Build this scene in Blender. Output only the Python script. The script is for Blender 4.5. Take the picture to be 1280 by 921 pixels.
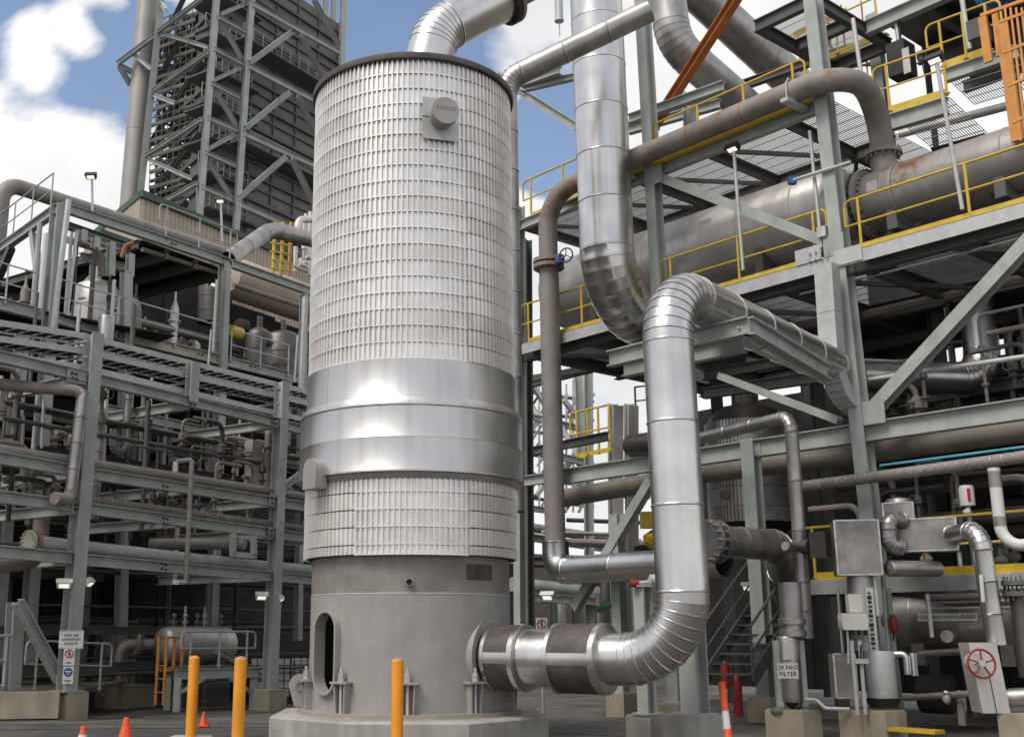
import bpy, bmesh, math, random
from mathutils import Vector, Matrix
V = Vector
R = math.radians
rnd = random.Random(7)
for o in list(bpy.data.objects): bpy.data.objects.remove(o)
SC = bpy.context.scene
COL = SC.collection
# ------------------------------------------------------------------ camera
FPX, PX0, PY0, PITCH, EYE = 1400.0, 545.0, 460.5, R(13.26), 1.6
cam = bpy.data.cameras.new('camera'); camo = bpy.data.objects.new('camera', cam); COL.objects.link(camo)
camo.location = (0, 0, EYE); camo.rotation_euler = (math.pi/2 + PITCH, 0, 0)
cam.sensor_width = 36; cam.lens = FPX/1280*36; cam.shift_x = (640-PX0)/1280
cam.clip_start = .1; cam.clip_end = 3000
SC.camera = camo
# ------------------------------------------------------------------ world: blue sky with broken bright cloud
SUN_EL, SUN_AZ = R(54), R(-132)          # azimuth from +Y clockwise: behind the camera, to the left
LOBES = [(20, 10, .11, -.55), (165, 90, .085, -.65), (65, 55, .05, .40), (120, 30, .04, .50), (480, 30, .13, -.60), (690, 180, .06, -.5), (60, 220, .2, .45), (1130, 120, .3, .3), (600, 230, .1, .1)]
W = bpy.data.worlds.new('World'); SC.world = W; W.use_nodes = True
nt = W.node_tree; nt.nodes.clear()
def wn(t, **k):
    n = nt.nodes.new(t)
    for a, b in k.items(): setattr(n, a, b)
    return n
wo = wn('ShaderNodeOutputWorld'); bg = wn('ShaderNodeBackground'); bg.inputs['Strength'].default_value = .15
sky = wn('ShaderNodeTexSky', sky_type='NISHITA', sun_disc=False, sun_elevation=SUN_EL, sun_rotation=SUN_AZ)
sky.air_density = 1.0; sky.dust_density = .6; sky.ozone_density = 1.5
tc = wn('ShaderNodeTexCoord')
mp = wn('ShaderNodeMapping'); mp.inputs['Scale'].default_value = (1, 1, 1.6); mp.inputs['Location'].default_value = (0.35, 0.1, 0.22)
nz = wn('ShaderNodeTexNoise'); nz.inputs['Scale'].default_value = 4.2; nz.inputs['Detail'].default_value = 9; nz.inputs['Roughness'].default_value = .56; nz.inputs['Distortion'].default_value = .25
cr = wn('ShaderNodeValToRGB'); cr.color_ramp.elements[0].color = (.07, .07, .07, 1); cr.color_ramp.elements[0].position = .40; cr.color_ramp.elements[1].position = .60
nz2 = wn('ShaderNodeTexNoise'); nz2.inputs['Scale'].default_value = 5; nz2.inputs['Detail'].default_value = 5
cr2 = wn('ShaderNodeValToRGB'); cr2.color_ramp.elements[0].color = (4.9, 4.95, 5.1, 1); cr2.color_ramp.elements[1].color = (6.6, 6.55, 6.5, 1)
cr2.color_ramp.elements[0].position = .35; cr2.color_ramp.elements[1].position = .65
mx = wn('ShaderNodeMix', data_type='RGBA')
L = nt.links.new
L(tc.outputs['Generated'], mp.inputs['Vector']); L(mp.outputs['Vector'], nz.inputs['Vector']); L(mp.outputs['Vector'], nz2.inputs['Vector'])
def lobe(px, py, rad, w, prev):              # a cloud bank or a clear patch round one direction of the sky
    a, b = (px-545)/1400, (460.5-py)/1400
    d = Vector((a, math.cos(PITCH)-b*math.sin(PITCH), math.sin(PITCH)+b*math.cos(PITCH))).normalized()
    dn = wn('ShaderNodeVectorMath', operation='DOT_PRODUCT'); dn.inputs[1].default_value = d; L(nrm.outputs['Vector'], dn.inputs[0])
    mr = wn('ShaderNodeMapRange', interpolation_type='SMOOTHSTEP'); mr.inputs['From Min'].default_value = math.cos(rad); mr.inputs['From Max'].default_value = 1.0; mr.inputs['To Max'].default_value = w
    L(dn.outputs['Value'], mr.inputs['Value']); ad = wn('ShaderNodeMath', operation='ADD'); L(mr.outputs['Result'], ad.inputs[0]); L(prev, ad.inputs[1]); return ad.outputs[0]
nrm = wn('ShaderNodeVectorMath', operation='NORMALIZE'); L(tc.outputs['Generated'], nrm.inputs[0])
f_ = wn('ShaderNodeMath', operation='MULTIPLY_ADD'); f_.inputs[1].default_value = 2.1; f_.inputs[2].default_value = -.43; L(nz.outputs['Fac'], f_.inputs[0]); f_ = f_.outputs[0]
sx_ = wn('ShaderNodeSeparateXYZ'); L(nrm.outputs['Vector'], sx_.inputs[0]); hz = wn('ShaderNodeMapRange'); hz.inputs['From Min'].default_value = .30; hz.inputs['From Max'].default_value = 0.; hz.inputs['To Max'].default_value = .45
L(sx_.outputs['Z'], hz.inputs['Value']); ha = wn('ShaderNodeMath', operation='ADD'); L(hz.outputs['Result'], ha.inputs[0]); L(f_, ha.inputs[1]); f_ = ha.outputs[0]   # low cloud thickens towards the horizon
for lb in LOBES: f_ = lobe(*lb, f_)
L(f_, cr.inputs['Fac']); L(nz2.outputs['Fac'], cr2.inputs['Fac'])
L(cr.outputs['Color'], mx.inputs['Factor']); L(sky.outputs['Color'], mx.inputs['A']); L(cr2.outputs['Color'], mx.inputs['B'])
L(mx.outputs['Result'], bg.inputs['Color']); L(bg.outputs['Background'], wo.inputs['Surface'])
SKYMAP, SKYRAMP = mp, cr
sl = bpy.data.lights.new('sun', 'SUN'); sl.energy = 2.5; sl.angle = R(26); sl.color = (1, .95, .87)
so = bpy.data.objects.new('sun', sl); COL.objects.link(so)
sd = V((math.sin(SUN_AZ)*math.cos(SUN_EL), math.cos(SUN_AZ)*math.cos(SUN_EL), math.sin(SUN_EL)))
so.rotation_euler = sd.to_track_quat('Z', 'Y').to_euler(); so.location = (0, 0, 60)
vs = SC.view_settings; vs.view_transform = 'Standard'; vs.look = 'None'; vs.exposure = 0.10; vs.gamma = 1.0
SC.render.engine = 'CYCLES'; SC.render.resolution_x = 1024; SC.render.resolution_y = 736

# ------------------------------------------------------------------ where things stand: sight lines and facade planes
CP, SP = math.cos(PITCH), math.sin(PITCH)
def ray(px, py):
    a, b = (px-PX0)/FPX, (PY0-py)/FPX
    return V((a, CP - b*SP, SP + b*CP))
CO = V((0, 0, EYE))
def P(px, py, Y):
    d = ray(px, py); return CO + d*(Y/d.y)
def G(px, py, z=0.0):
    d = ray(px, py); return CO + d*((z-EYE)/d.z)
class Plane:                              # vertical plane; k metres behind the facade
    def __init__(s, x, y, dx, dy, nx, ny):
        s.o = V((x, y, 0)); s.d = V((dx, dy, 0)).normalized(); s.n = V((nx, ny, 0)).normalized()
        s.m = V((-s.d.y, s.d.x, 0));  s.m = s.m if s.m.dot(s.n) > 0 else -s.m
    def pt(s, px, py, k=0.0):
        d = ray(px, py); o = s.o + s.m*k
        return CO + d*((o-CO).dot(s.m)/d.dot(s.m))
    def at(s, t, k, z): return s.o + s.d*t + s.m*k + V((0, 0, z))
PL = Plane(-7.35, 23.5, .57, .82, -.82, .57)      # left pipe rack facade, receding to the right
PR = Plane(7.5, 20.0, .63, -.777, .777, .63)      # right structure facade, coming closer to the right
UP = V((0, 0, 1))

# ------------------------------------------------------------------ materials
MATS = {}
def mat(name, col, rough=.6, metal=0., var=.12, scale=3., rust=0., rustcol=(.16, .06, .025), streak=0., bump=.0, bscale=30., spec=.5, emit=None, rscale=1.2, rvar=.1):
    m = bpy.data.materials.new(name); m.use_nodes = True; MATS[name] = m
    t = m.node_tree; n = t.nodes; l = t.links.new; b = n['Principled BSDF']
    b.inputs['Roughness'].default_value = rough; b.inputs['Metallic'].default_value = metal
    b.inputs['Specular IOR Level'].default_value = spec
    c = n.new('ShaderNodeTexCoord')
    def noise(s, det=4, sc=(1, 1, 1), rg=.55):
        a = n.new('ShaderNodeMapping'); a.inputs['Scale'].default_value = sc; l(c.outputs['Object'], a.inputs['Vector'])
        z = n.new('ShaderNodeTexNoise'); z.inputs['Scale'].default_value = s; z.inputs['Detail'].default_value = det; z.inputs['Roughness'].default_value = rg
        l(a.outputs['Vector'], z.inputs['Vector']); return z.outputs['Fac']
    def mix(f, a, bb, mode='MIX'):
        q = n.new('ShaderNodeMix'); q.data_type = 'RGBA'; q.blend_type = mode
        for s, v in (('Factor', f), ('A', a), ('B', bb)):
            i = q.inputs[s] if s != 'Factor' else q.inputs[0]
            if hasattr(v, 'links'): l(v, i)
            elif s == 'Factor': i.default_value = v
            else: i.default_value = (*v, 1)
        return q.outputs['Result']
    def ramp(f, lo, hi):
        q = n.new('ShaderNodeMapRange'); q.inputs['From Min'].default_value = lo; q.inputs['From Max'].default_value = hi; l(f, q.inputs['Value']); return q.outputs['Result']
    dk = tuple(x*(1-var*1.6) for x in col); lt = tuple(min(1, x*(1+var)) for x in col)
    out = mix(ramp(noise(scale), .3, .7), dk, lt)
    if streak:
        s = ramp(noise(6, 3, (1, 1, .07)), .45, .75)
        q = n.new('ShaderNodeMath'); q.operation = 'MULTIPLY'; q.inputs[1].default_value = streak; l(s, q.inputs[0])
        out = mix(q.outputs[0], out, tuple(x*.45 for x in col))
    if rust:
        f = ramp(noise(rscale, 7, rg=.68), .72-rust*.45, .80-rust*.40)
        out = mix(f, out, mix(noise(9, 3), rustcol, tuple(x*2.1 for x in rustcol)))
    l(out, b.inputs['Base Color'])
    if rvar:
        q = n.new('ShaderNodeMapRange'); q.inputs['To Min'].default_value = max(.03, rough-rvar); q.inputs['To Max'].default_value = min(1, rough+rvar)
        l(noise(scale*2.3, 5), q.inputs['Value']); l(q.outputs['Result'], b.inputs['Roughness'])
    if bump:
        q = n.new('ShaderNodeBump'); q.inputs['Strength'].default_value = bump; q.inputs['Distance'].default_value = .02
        l(noise(bscale, 4), q.inputs['Height']); l(q.outputs['Normal'], b.inputs['Normal'])
    if emit:
        b.inputs['Emission Color'].default_value = (*col, 1); b.inputs['Emission Strength'].default_value = emit
    return m
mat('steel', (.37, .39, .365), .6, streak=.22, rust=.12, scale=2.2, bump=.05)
mat('steel_dark', (.105, .105, .10), .7, streak=.3, rust=.18)  # interior steel, its colour darkened to stand for the shade of the bays
mat('galv', (.50, .50, .49), .55, .35, var=.08, scale=5, streak=.15)
mat('alu', (.66, .645, .625), .30, 1., var=.10, scale=1.6, streak=.22, bump=.03, bscale=1.6, rvar=.08)
mat('alu_seam', (.55, .55, .55), .35, 1., var=.2, scale=8)
mat('alu_dull', (.42, .40, .385), .42, .9, var=.2, scale=2, streak=.35, bump=.15, bscale=3)
mat('alu_band', (.58, .565, .545), .36, 1., var=.03, scale=.8, streak=.3, rvar=.03)
mat('box_metal', (.33, .305, .285), .42, .9, var=.3, scale=2.2, streak=.3, bump=.25, bscale=2.5)
mat('cladding', (.80, .77, .735), .38, .6, var=.06, scale=4, streak=.14)
mat('cladding_light', (.84, .81, .78), .35, .6, var=.05, scale=4, streak=.10)
mat('cladding_warm', (.76, .725, .685), .42, .6, var=.06, scale=4, streak=.18)
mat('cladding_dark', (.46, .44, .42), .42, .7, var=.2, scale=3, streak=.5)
mat('skirt', (.315, .298, .278), .55, var=.07, scale=2.6, streak=.14, rust=.03, bump=.03, bscale=40)
mat('skirt_raw', (.26, .235, .215), .58, .2, var=.16, scale=2.2, streak=.15, rust=.06)
mat('grey_pipe', (.24, .212, .195), .55, var=.12, scale=2.4, streak=.2)
mat('rusty_pipe', (.25, .215, .19), .6, var=.16, scale=2, streak=.25, rust=.40, rustcol=(.14, .066, .032))
mat('tan_pipe', (.20, .175, .15), .6, var=.15, scale=2, rust=.35, rustcol=(.10, .065, .035))
mat('vessel', (.62, .585, .55), .42, .55, var=.15, scale=1.2, streak=.3, rust=.12)
mat('rusty_vessel', (.31, .285, .265), .5, .3, var=.15, scale=1.2, streak=.35, rust=.42, rustcol=(.13, .062, .032))
mat('dark_vessel', (.12, .108, .10), .42, .6, var=.2, scale=1.2, streak=.3)  # dark metal, colour deepened further to stand for interior shade
mat('mesh_panel', (.10, .085, .08), .6, .3, var=.3, scale=3, streak=.3)
mat('yellow', (.60, .40, .035), .5, var=.12, scale=4, streak=.1, rust=.12)
mat('ladder_orange', (.62, .26, .05), .5, var=.1, scale=4, rust=.1)
mat('rust_orange', (.40, .135, .025), .6, var=.2, scale=3, rust=.3)
mat('bollard', (.80, .31, .015), .5, var=.07, scale=3, streak=.2, rust=.05)
mat('cone', (.78, .10, .02), .5, var=.1, scale=6)
mat('white', (.62, .615, .59), .5, var=.06, scale=5, streak=.1)
mat('cream', (.58, .57, .50), .45, var=.05, scale=3)
mat('red', (.30, .025, .02), .45, var=.15, scale=5)
mat('blue', (.03, .10, .28), .45, var=.1)
mat('teal', (.06, .32, .40), .45, var=.1)
mat('green', (.03, .22, .06), .45, var=.1)
mat('black', (.02, .02, .02), .6, var=.2)
mat('ink', (.012, .012, .012), .6, var=0, rvar=0)
mat('sign_red', (.45, .02, .03), .5, var=0, rvar=0)
mat('sign_blue', (.02, .06, .22), .5, var=0, rvar=0)
mat('rubber', (.03, .027, .026), .7, var=.2)
mat('concrete', (.36, .305, .225), .85, var=.16, scale=2, streak=.2, bump=.25, bscale=18)
mat('pale_concrete', (.36, .34, .31), .85, var=.2, scale=1.6, streak=.22, bump=.2, bscale=16)
mat('slab', (.105, .093, .08), .8, var=.38, scale=.7, bump=.15, bscale=14)
mat('asphalt', (.085, .078, .072), .9, var=.35, scale=40, bump=.6, bscale=60)
mat('patch', (.05, .05, .052), .85, var=.2, scale=3, bump=.2, bscale=60)
mat('soil', (.10, .08, .06), .95, var=.3, scale=6, bump=.5, bscale=25)
mat('grass', (.06, .10, .025), .8, var=.3, scale=6)
mat('grating', (.30, .295, .29), .6, .5, var=.15)
mat('beige', (.42, .345, .265), .6, var=.06, scale=.8, streak=.1)
mat('roof_green', (.045, .085, .06), .6)
mat('far_panel', (.155, .14, .128), .6, .1, var=.16, scale=.35, streak=.35)
mat('far_steel', (.36, .38, .36), .65, streak=.2, scale=1, rust=.1)
mat('stack', (.34, .32, .30), .5, .4, var=.08, scale=.4, streak=.25)
mat('lamp', (1.0, .93, .8), .4, var=0, emit=.75, rvar=0)
mat('poly', (.66, .66, .64), .45, var=.06, scale=2)
mat('bay_shade', (.020, .018, .017), .85, var=.4, scale=1)  # near-black colour standing for the shade deep in the bays
mat('brown_backdrop', (.11, .095, .085), .8, var=.2, scale=.7, streak=.3)
mat('ibeam_tan', (.40, .38, .30), .65, streak=.2, rust=.12)

# ------------------------------------------------------------------ mesh building
class MB:
    def __init__(s): s.v = []; s.f = []
    def add(s, vs, fs):
        b = len(s.v); s.v += [tuple(q) for q in vs]; s.f += [tuple(i+b for i in f) for f in fs]; return s
    def box(s, c, sx, sy, sz, X=V((1, 0, 0)), Y=V((0, 1, 0)), Z=UP):
        c = V(c); X = X*(sx/2); Y = Y*(sy/2); Z = Z*(sz/2)
        vs = [c+X*a+Y*b+Z*d for d in (-1, 1) for a, b in ((-1, -1), (1, -1), (1, 1), (-1, 1))]
        return s.add(vs, [(3, 2, 1, 0), (4, 5, 6, 7), (0, 1, 5, 4), (1, 2, 6, 5), (2, 3, 7, 6), (3, 0, 4, 7)])
    def bar(s, p, q, w, h, up=UP):            # rectangular bar p->q; h along up, w across
        p, q = V(p), V(q); d = (q-p)
        if d.length < 1e-6: return s
        ax = d.normalized(); side = ax.cross(up)
        if side.length < 1e-3: side = ax.cross(V((1, 0, 0)))
        side.normalize(); u = side.cross(ax)
        return s.box((p+q)/2, d.length, w, h, ax, side, u)
    def ibeam(s, p, q, d=.3, w=.2, up=UP, tf=.022, tw=.016):
        p, q = V(p), V(q); ax = (q-p).normalized(); side = ax.cross(up)
        if side.length < 1e-3: side = ax.cross(V((0, 1, 0)))
        side.normalize(); u = side.cross(ax)
        s.bar(p+u*(d/2-tf/2), q+u*(d/2-tf/2), w, tf, u); s.bar(p-u*(d/2-tf/2), q-u*(d/2-tf/2), w, tf, u)
        return s.bar(p, q, tw, d-2*tf, u)
    def tube(s, pts, r, n=12, cap=True, r2=None):
        pts = [V(p) for p in pts]; m = len(pts)
        if m < 2: return s
        T = []
        for i in range(m):
            a = pts[max(i-1, 0)]; b = pts[min(i+1, m-1)]
            t = (b-a)
            if 0 < i < m-1: t = (pts[i]-a).normalized() + (b-pts[i]).normalized()
            T.append(t.normalized())
        u = T[0].cross(UP)
        if u.length < 1e-2: u = T[0].cross(V((0, 1, 0)))
        u.normalize(); vs = []; fs = []
        for i in range(m):
            u = u - T[i]*u.dot(T[i]); u.normalize(); w = T[i].cross(u)
            rr = r if r2 is None else r + (r2-r)*i/(m-1)
            for k in range(n):
                a = 2*math.pi*k/n; vs.append(pts[i] + u*(rr*math.cos(a)) + w*(rr*math.sin(a)))
        for i in range(m-1):
            for k in range(n):
                k2 = (k+1) % n; fs.append((i*n+k, i*n+k2, (i+1)*n+k2, (i+1)*n+k))
        if cap: fs.append(tuple(range(n-1, -1, -1))); fs.append(tuple((m-1)*n+k for k in range(n)))
        return s.add(vs, fs)
    def lathe(s, prof, p, ax=UP, n=32, a0=0., a1=2*math.pi):   # prof = (radius, distance along ax)
        p = V(p); ax = V(ax).normalized(); u = ax.cross(V((0, 0, 1)))
        if u.length < 1e-3: u = V((1, 0, 0))
        u.normalize(); w = ax.cross(u); full = abs(a1-a0-2*math.pi) < 1e-6
        c = n if full else n+1; vs = []; fs = []
        for r, h in prof:
            for k in range(c):
                a = a0+(a1-a0)*k/n; vs.append(p+ax*h+u*(r*math.cos(a))+w*(r*math.sin(a)))
        for i in range(len(prof)-1):
            for k in range(n):
                k2 = (k+1) % c; fs.append((i*c+k, i*c+k2, (i+1)*c+k2, (i+1)*c+k))
        return s.add(vs, fs)
    def disc(s, p, ax, r, t, n=24):           # solid short cylinder, from p along ax by t
        return s.tube([V(p), V(p)+V(ax).normalized()*t], r, n)
    def ring(s, p, ax, ro, ri, t, n=32):
        return s.lathe([(ri, 0), (ro, 0), (ro, t), (ri, t), (ri, 0)], p, ax, n)
    def flange(s, p, ax, r, t, nb=12, br=None, bh=None):
        ax = V(ax).normalized(); s.disc(V(p)-ax*t/2, ax, r, t, 28)
        u = ax.cross(UP)
        if u.length < 1e-2: u = V((1, 0, 0))
        u.normalize(); w = ax.cross(u); br = br or r*.055; bh = bh or t*.9
        for k in range(nb):
            a = 2*math.pi*k/nb; c = V(p)+(u*math.cos(a)+w*math.sin(a))*(r*.86)
            s.tube([c-ax*(t/2+bh), c+ax*(t/2+bh)], br, 6)
        return s
    def torus(s, p, ax, r, t, n=24, m=8):
        p = V(p); ax = V(ax).normalized(); u = ax.cross(UP)
        if u.length < 1e-2: u = V((1, 0, 0))
        u.normalize(); w = ax.cross(u)
        vs = []; fs = []
        for i in range(n):
            a = 2*math.pi*i/n; d = u*math.cos(a)+w*math.sin(a)
            for k in range(m):
                b = 2*math.pi*k/m; vs.append(p+d*(r+t*math.cos(b))+ax*(t*math.sin(b)))
        for i in range(n):
            for k in range(m): fs.append((i*m+k, ((i+1) % n)*m+k, ((i+1) % n)*m+(k+1) % m, i*m+(k+1) % m))
        return s.add(vs, fs)
    def prism(s, pts, off):                   # planar polygon extruded by vector off
        pts = [V(p) for p in pts]; n = len(pts); off = V(off)
        vs = pts+[p+off for p in pts]
        fs = [tuple(range(n-1, -1, -1)), tuple(range(n, 2*n))]+[(i, (i+1) % n, n+(i+1) % n, n+i) for i in range(n)]
        return s.add(vs, fs)
    def mesh(s, name, m):
        me = bpy.data.meshes.new(name); me.from_pydata(s.v, [], s.f); me.update()
        bm = bmesh.new(); bm.from_mesh(me); bmesh.ops.recalc_face_normals(bm, faces=bm.faces); bm.to_mesh(me); bm.free()
        me.materials.append(MATS[m] if isinstance(m, str) else m)
        me.shade_smooth(); me.set_sharp_from_angle(angle=R(38)); return me
def fillet(pts, rad, seg=8):
    pts = [V(p) for p in pts]; out = [pts[0]]
    for i in range(1, len(pts)-1):
        a = (pts[i-1]-pts[i]); b = (pts[i+1]-pts[i]); la, lb = a.length, b.length; a.normalize(); b.normalize()
        ang = a.angle(b)
        if ang > math.pi-.02: out.append(pts[i]); continue
        t = min(rad/math.tan(ang/2), la*.49 if i > 1 else la*.98, lb*.49 if i < len(pts)-2 else lb*.98); rr = t*math.tan(ang/2)
        bis = (a+b).normalized(); c = pts[i]+bis*(rr/math.sin(ang/2))
        s0 = pts[i]+a*t-c; s1 = pts[i]+b*t-c; tot = s0.angle(s1); axr = s0.cross(s1).normalized()
        for k in range(seg+1): out.append(c+Matrix.Rotation(tot*k/seg, 3, axr) @ s0)
    out.append(pts[-1]); return out

# ------------------------------------------------------------------ objects
def tagp(o, label=None, cat=None, group=None, kind=None):
    if label: o['label'] = label
    if cat: o['category'] = cat
    if group: o['group'] = group
    if kind: o['kind'] = kind
    return o
def thing(name, label, cat, loc, group=None):
    o = bpy.data.objects.new(name, None); o.empty_display_size = .2; COL.objects.link(o); o.location = loc
    return tagp(o, label, cat, group)
def woff(p):                                  # world offset of a parent chain (translations only)
    t = V((0, 0, 0))
    while p is not None: t = t+V(p.location); p = p.parent
    return t
def part(root, name, mb, m, label=None, kind=None):
    o = bpy.data.objects.new(name, mb.mesh(name, m)); COL.objects.link(o); o.parent = root; o.location = -woff(root)
    return tagp(o, label, None, None, kind)
def single(name, mb, m, label, cat, group=None): 
    return tagp(_top(name, mb, m), label, cat, group)
def _top(name, mb, m):
    o = bpy.data.objects.new(name, mb.mesh(name, m)); COL.objects.link(o); return o
def struct(name, mb, m): return tagp(_top(name, mb, m), kind='structure')
def stuff(name, mb, m, label, cat='grass'): return tagp(_top(name, mb, m), label, cat, None, 'stuff')
def copy_tree(o, off, parent=None, rot=None):
    c = o.copy(); COL.objects.link(c)
    if parent is not None: c.parent = parent
    else: c.location = V(o.location)+V(off)
    for ch in o.children: copy_tree(ch, off, c)
    return c
DG = None
def text_mesh(body, size, origin, X, Z, m, extr=.002, align='CENTER', sx=1.0):
    cu = bpy.data.curves.new('lettering', 'FONT'); cu.body = body; cu.size = size; cu.extrude = extr; cu.align_x = align; cu.align_y = 'CENTER'; cu.space_line = 1.05
    t = bpy.data.objects.new('lettering', cu); COL.objects.link(t)
    me = bpy.data.meshes.new_from_object(t.evaluated_get(bpy.context.evaluated_depsgraph_get()))
    bpy.data.objects.remove(t); X = V(X).normalized(); Z = V(Z).normalized(); N = X.cross(Z); o = V(origin)
    for v in me.vertices:
        x, y, z = v.co; v.co = o+X*(x*sx)+Z*y+N*z
    me.materials.clear(); me.materials.append(MATS[m]); return me
def lettering(root, body, size, origin, X, Z, m='ink', **k):
    me = text_mesh(body, size, origin, X, Z, m, **k)
    o = bpy.data.objects.new('lettering', me); COL.objects.link(o); o.parent = root; o.location = -woff(root); return o

# --- pipes
def pipe(name, label, cat, pts, r, m='grey_pipe', bend=None, n=14, group=None, flanges=(), seams=0, seg=8):
    path = fillet(pts, bend or r*3, seg) if len(pts) > 2 else [V(p) for p in pts]
    root = thing(name, label, cat, path[0], group)
    part(root, 'pipe_run', MB().tube(path, r, n), m)
    for (p, ax) in flanges: part(root, 'flange', MB().flange(p, ax, r*1.65, r*.28, 12), m)
    if seams:
        b = MB(); acc = 0
        for a, c in zip(path, path[1:]):
            L_ = (c-a).length; 
            while acc < L_:
                q = a+(c-a)*(acc/L_); d = (c-a).normalized(); b.disc(q-d*.008, d, r*1.025+.002, .016, n); acc += seams
            acc -= L_
        part(root, 'seam_bands', b, 'alu_seam', None, 'stuff')
    return root
def spath(name, label, cat, pts, r, m, group=None, bend=None, n=8):   # plain small pipe, one mesh
    return single(name, MB().tube(fillet(pts, bend or r*3, 6) if len(pts) > 2 else pts, r, n), m, label, cat, group)
def lagged(root, pts, r, bend, m='alu', sec=1.1, gores=9, n=40, skip0=0.):
    """sheet metal lagging: each straight sheet and each elbow gore is its own part, lapped over the next"""
    pts = [V(p) for p in pts]; cur = pts[0]
    def sheet(name, a, b):
        d = (b-a).normalized(); L_ = (b-a).length
        mb = MB().lathe([(r-.012, 0), (r-.012, .006), (r+.010, .007), (r+.012, .02), (r+.003, .03), (r, .05), (r, L_)], a, d, n)
        part(root, name, mb, m)
    for i in range(1, len(pts)):
        if i < len(pts)-1:
            a = (pts[i-1]-pts[i]).normalized(); b = (pts[i+1]-pts[i]).normalized(); ang = a.angle(b); t = bend/math.tan(ang/2)
            s = pts[i]+a*t; e = pts[i]+b*t
        else: s = pts[i]
        L_ = (s-cur).length; k = max(1, round(L_/sec))
        for j in range(k): sheet('lagging_sheet', cur+(s-cur)*(j/k), cur+(s-cur)*((j+1)/k))
        if i == len(pts)-1: break
        bis = (a+b).normalized(); c = pts[i]+bis*(bend/math.sin(ang/2)); s0 = s-c; tot = s0.angle(e-c); ax = s0.cross(e-c).normalized()
        for g in range(gores):
            rings = []
            for q, dr in ((0., -.014), (.04, -.014), (.05, .010), (.14, .010), (.18, 0.), (1., 0.)):
                th = tot*(g+q)/gores; ctr = c+Matrix.Rotation(th, 3, ax) @ s0; rd = (ctr-c).normalized()
                rings.append([ctr+(rd*math.cos(f)+ax*math.sin(f))*(r+dr) for f in (2*math.pi*w/n for w in range(n))])
            vs = [v for rg in rings for v in rg]
            fs = [(q*n+w, q*n+(w+1) % n, (q+1)*n+(w+1) % n, (q+1)*n+w) for q in range(len(rings)-1) for w in range(n)]
            part(root, 'elbow_gore', MB().add(vs, fs), m)
        cur = e
# --- guard rails
def rail(label, pts, h=1.05, step=1.4, m='yellow', r=.024, kick=True, group=None, ends=(0, 0), km=None):
    pts = [V(p) for p in pts]; root = thing('guard_rail', label, 'guard rail', pts[0], group)
    top = [p+UP*h for p in pts]; mid = [p+UP*h*.52 for p in pts]
    d0 = (pts[1]-pts[0]).normalized(); d1 = (pts[-1]-pts[-2]).normalized()
    if ends[0]: top = [mid[0]-d0*.28]+[top[0]-d0*.28]+top; mid = mid
    if ends[1]: top = top+[top[-1]+d1*.28, mid[-1]+d1*.28]
    if ends[0]: mid = [mid[0]-d0*.28]+mid
    if ends[1]: mid = mid+[mid[-1]+d1*.28]
    part(root, 'top_rail', MB().tube(fillet(top, .17, 5), r, 8), m); part(root, 'mid_rail', MB().tube(mid, r*.85, 8), m)
    for a, b in zip(pts, pts[1:]):
        k = max(1, round((b-a).length/step))
        for j in range(k+1):
            if j == k and b is not pts[-1]: continue
            q = a+(b-a)*(j/k); part(root, 'post', MB().tube([q-UP*.02, q+UP*h], r*1.15, 8).box(q+UP*.03, .1, .1, .02), m)
        if kick: 
            part(root, 'kick_plate', MB().bar(a+UP*.06, b+UP*.06, .012, .15), km or m)
    return root
def tray(label, p, q, w, side, group=None):    # cable tray: two side rails and rungs
    root = thing('cable_tray', label, 'cable tray', p, group); p, q = V(p), V(q); side = V(side).normalized()
    part(root, 'side_rail', MB().bar(p, q, .012, .13), 'galv'); part(root, 'side_rail', MB().bar(p+side*w, q+side*w, .012, .13), 'galv')
    b = MB(); k = int((q-p).length/.3)
    for j in range(k+1):
        c = p+(q-p)*(j/k)-UP*.04; b.bar(c, c+side*w, .03, .03)
    part(root, 'rungs', b, 'galv', None, 'stuff'); 
    c = MB()
    for j in range(6): c.tube([p+side*(w*(.15+.13*j))-UP*.01, q+side*(w*(.15+.13*j))-UP*.01], .02+.008*(j % 3), 6)
    part(root, 'cables', c, 'rubber', None, 'stuff'); return root
def deck(root, p, u, v, lu, lv, t=.02, pitch=.07, m='grating'):   # open bar grating panel
    b = MB(); p = V(p); k = int(lu/pitch)
    for j in range(k+1): c = p+u*(lu*j/k); b.bar(c, c+v*lv, .008, t)
    for j in range(int(lv/.4)+1):
        c = p+v*min(lv, .4*j)-UP*.001; b.bar(c, c+u*lu, .012, t*.8)
    return part(root, 'grating', b, m, None, 'stuff')
def beam(root, p, q, d=.3, w=.18, m='steel', name='beam', up=UP):
    return part(root, name, MB().ibeam(p, q, d, w, up), m)
def floodlight(label, p, face, group, m='galv', pole=None, polebase=None):
    p = V(p); face = V(face).normalized(); root = thing('floodlight', label, 'floodlight', p, group)
    side = face.cross(UP).normalized(); u = side.cross(face)
    part(root, 'housing', MB().prism([p-side*.13-u*.08, p+side*.13-u*.08, p+side*.16+u*.09, p-side*.16+u*.09], -face*.12), m)
    part(root, 'lens', MB().box(p+face*.006-u*.0, .2, .012, .1, side, face, u), 'lamp')
    if polebase is not None: part(root, 'pole', MB().tube([V(polebase), p-face*.1+UP*.05], .035, 8), 'galv')
    return root
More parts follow.
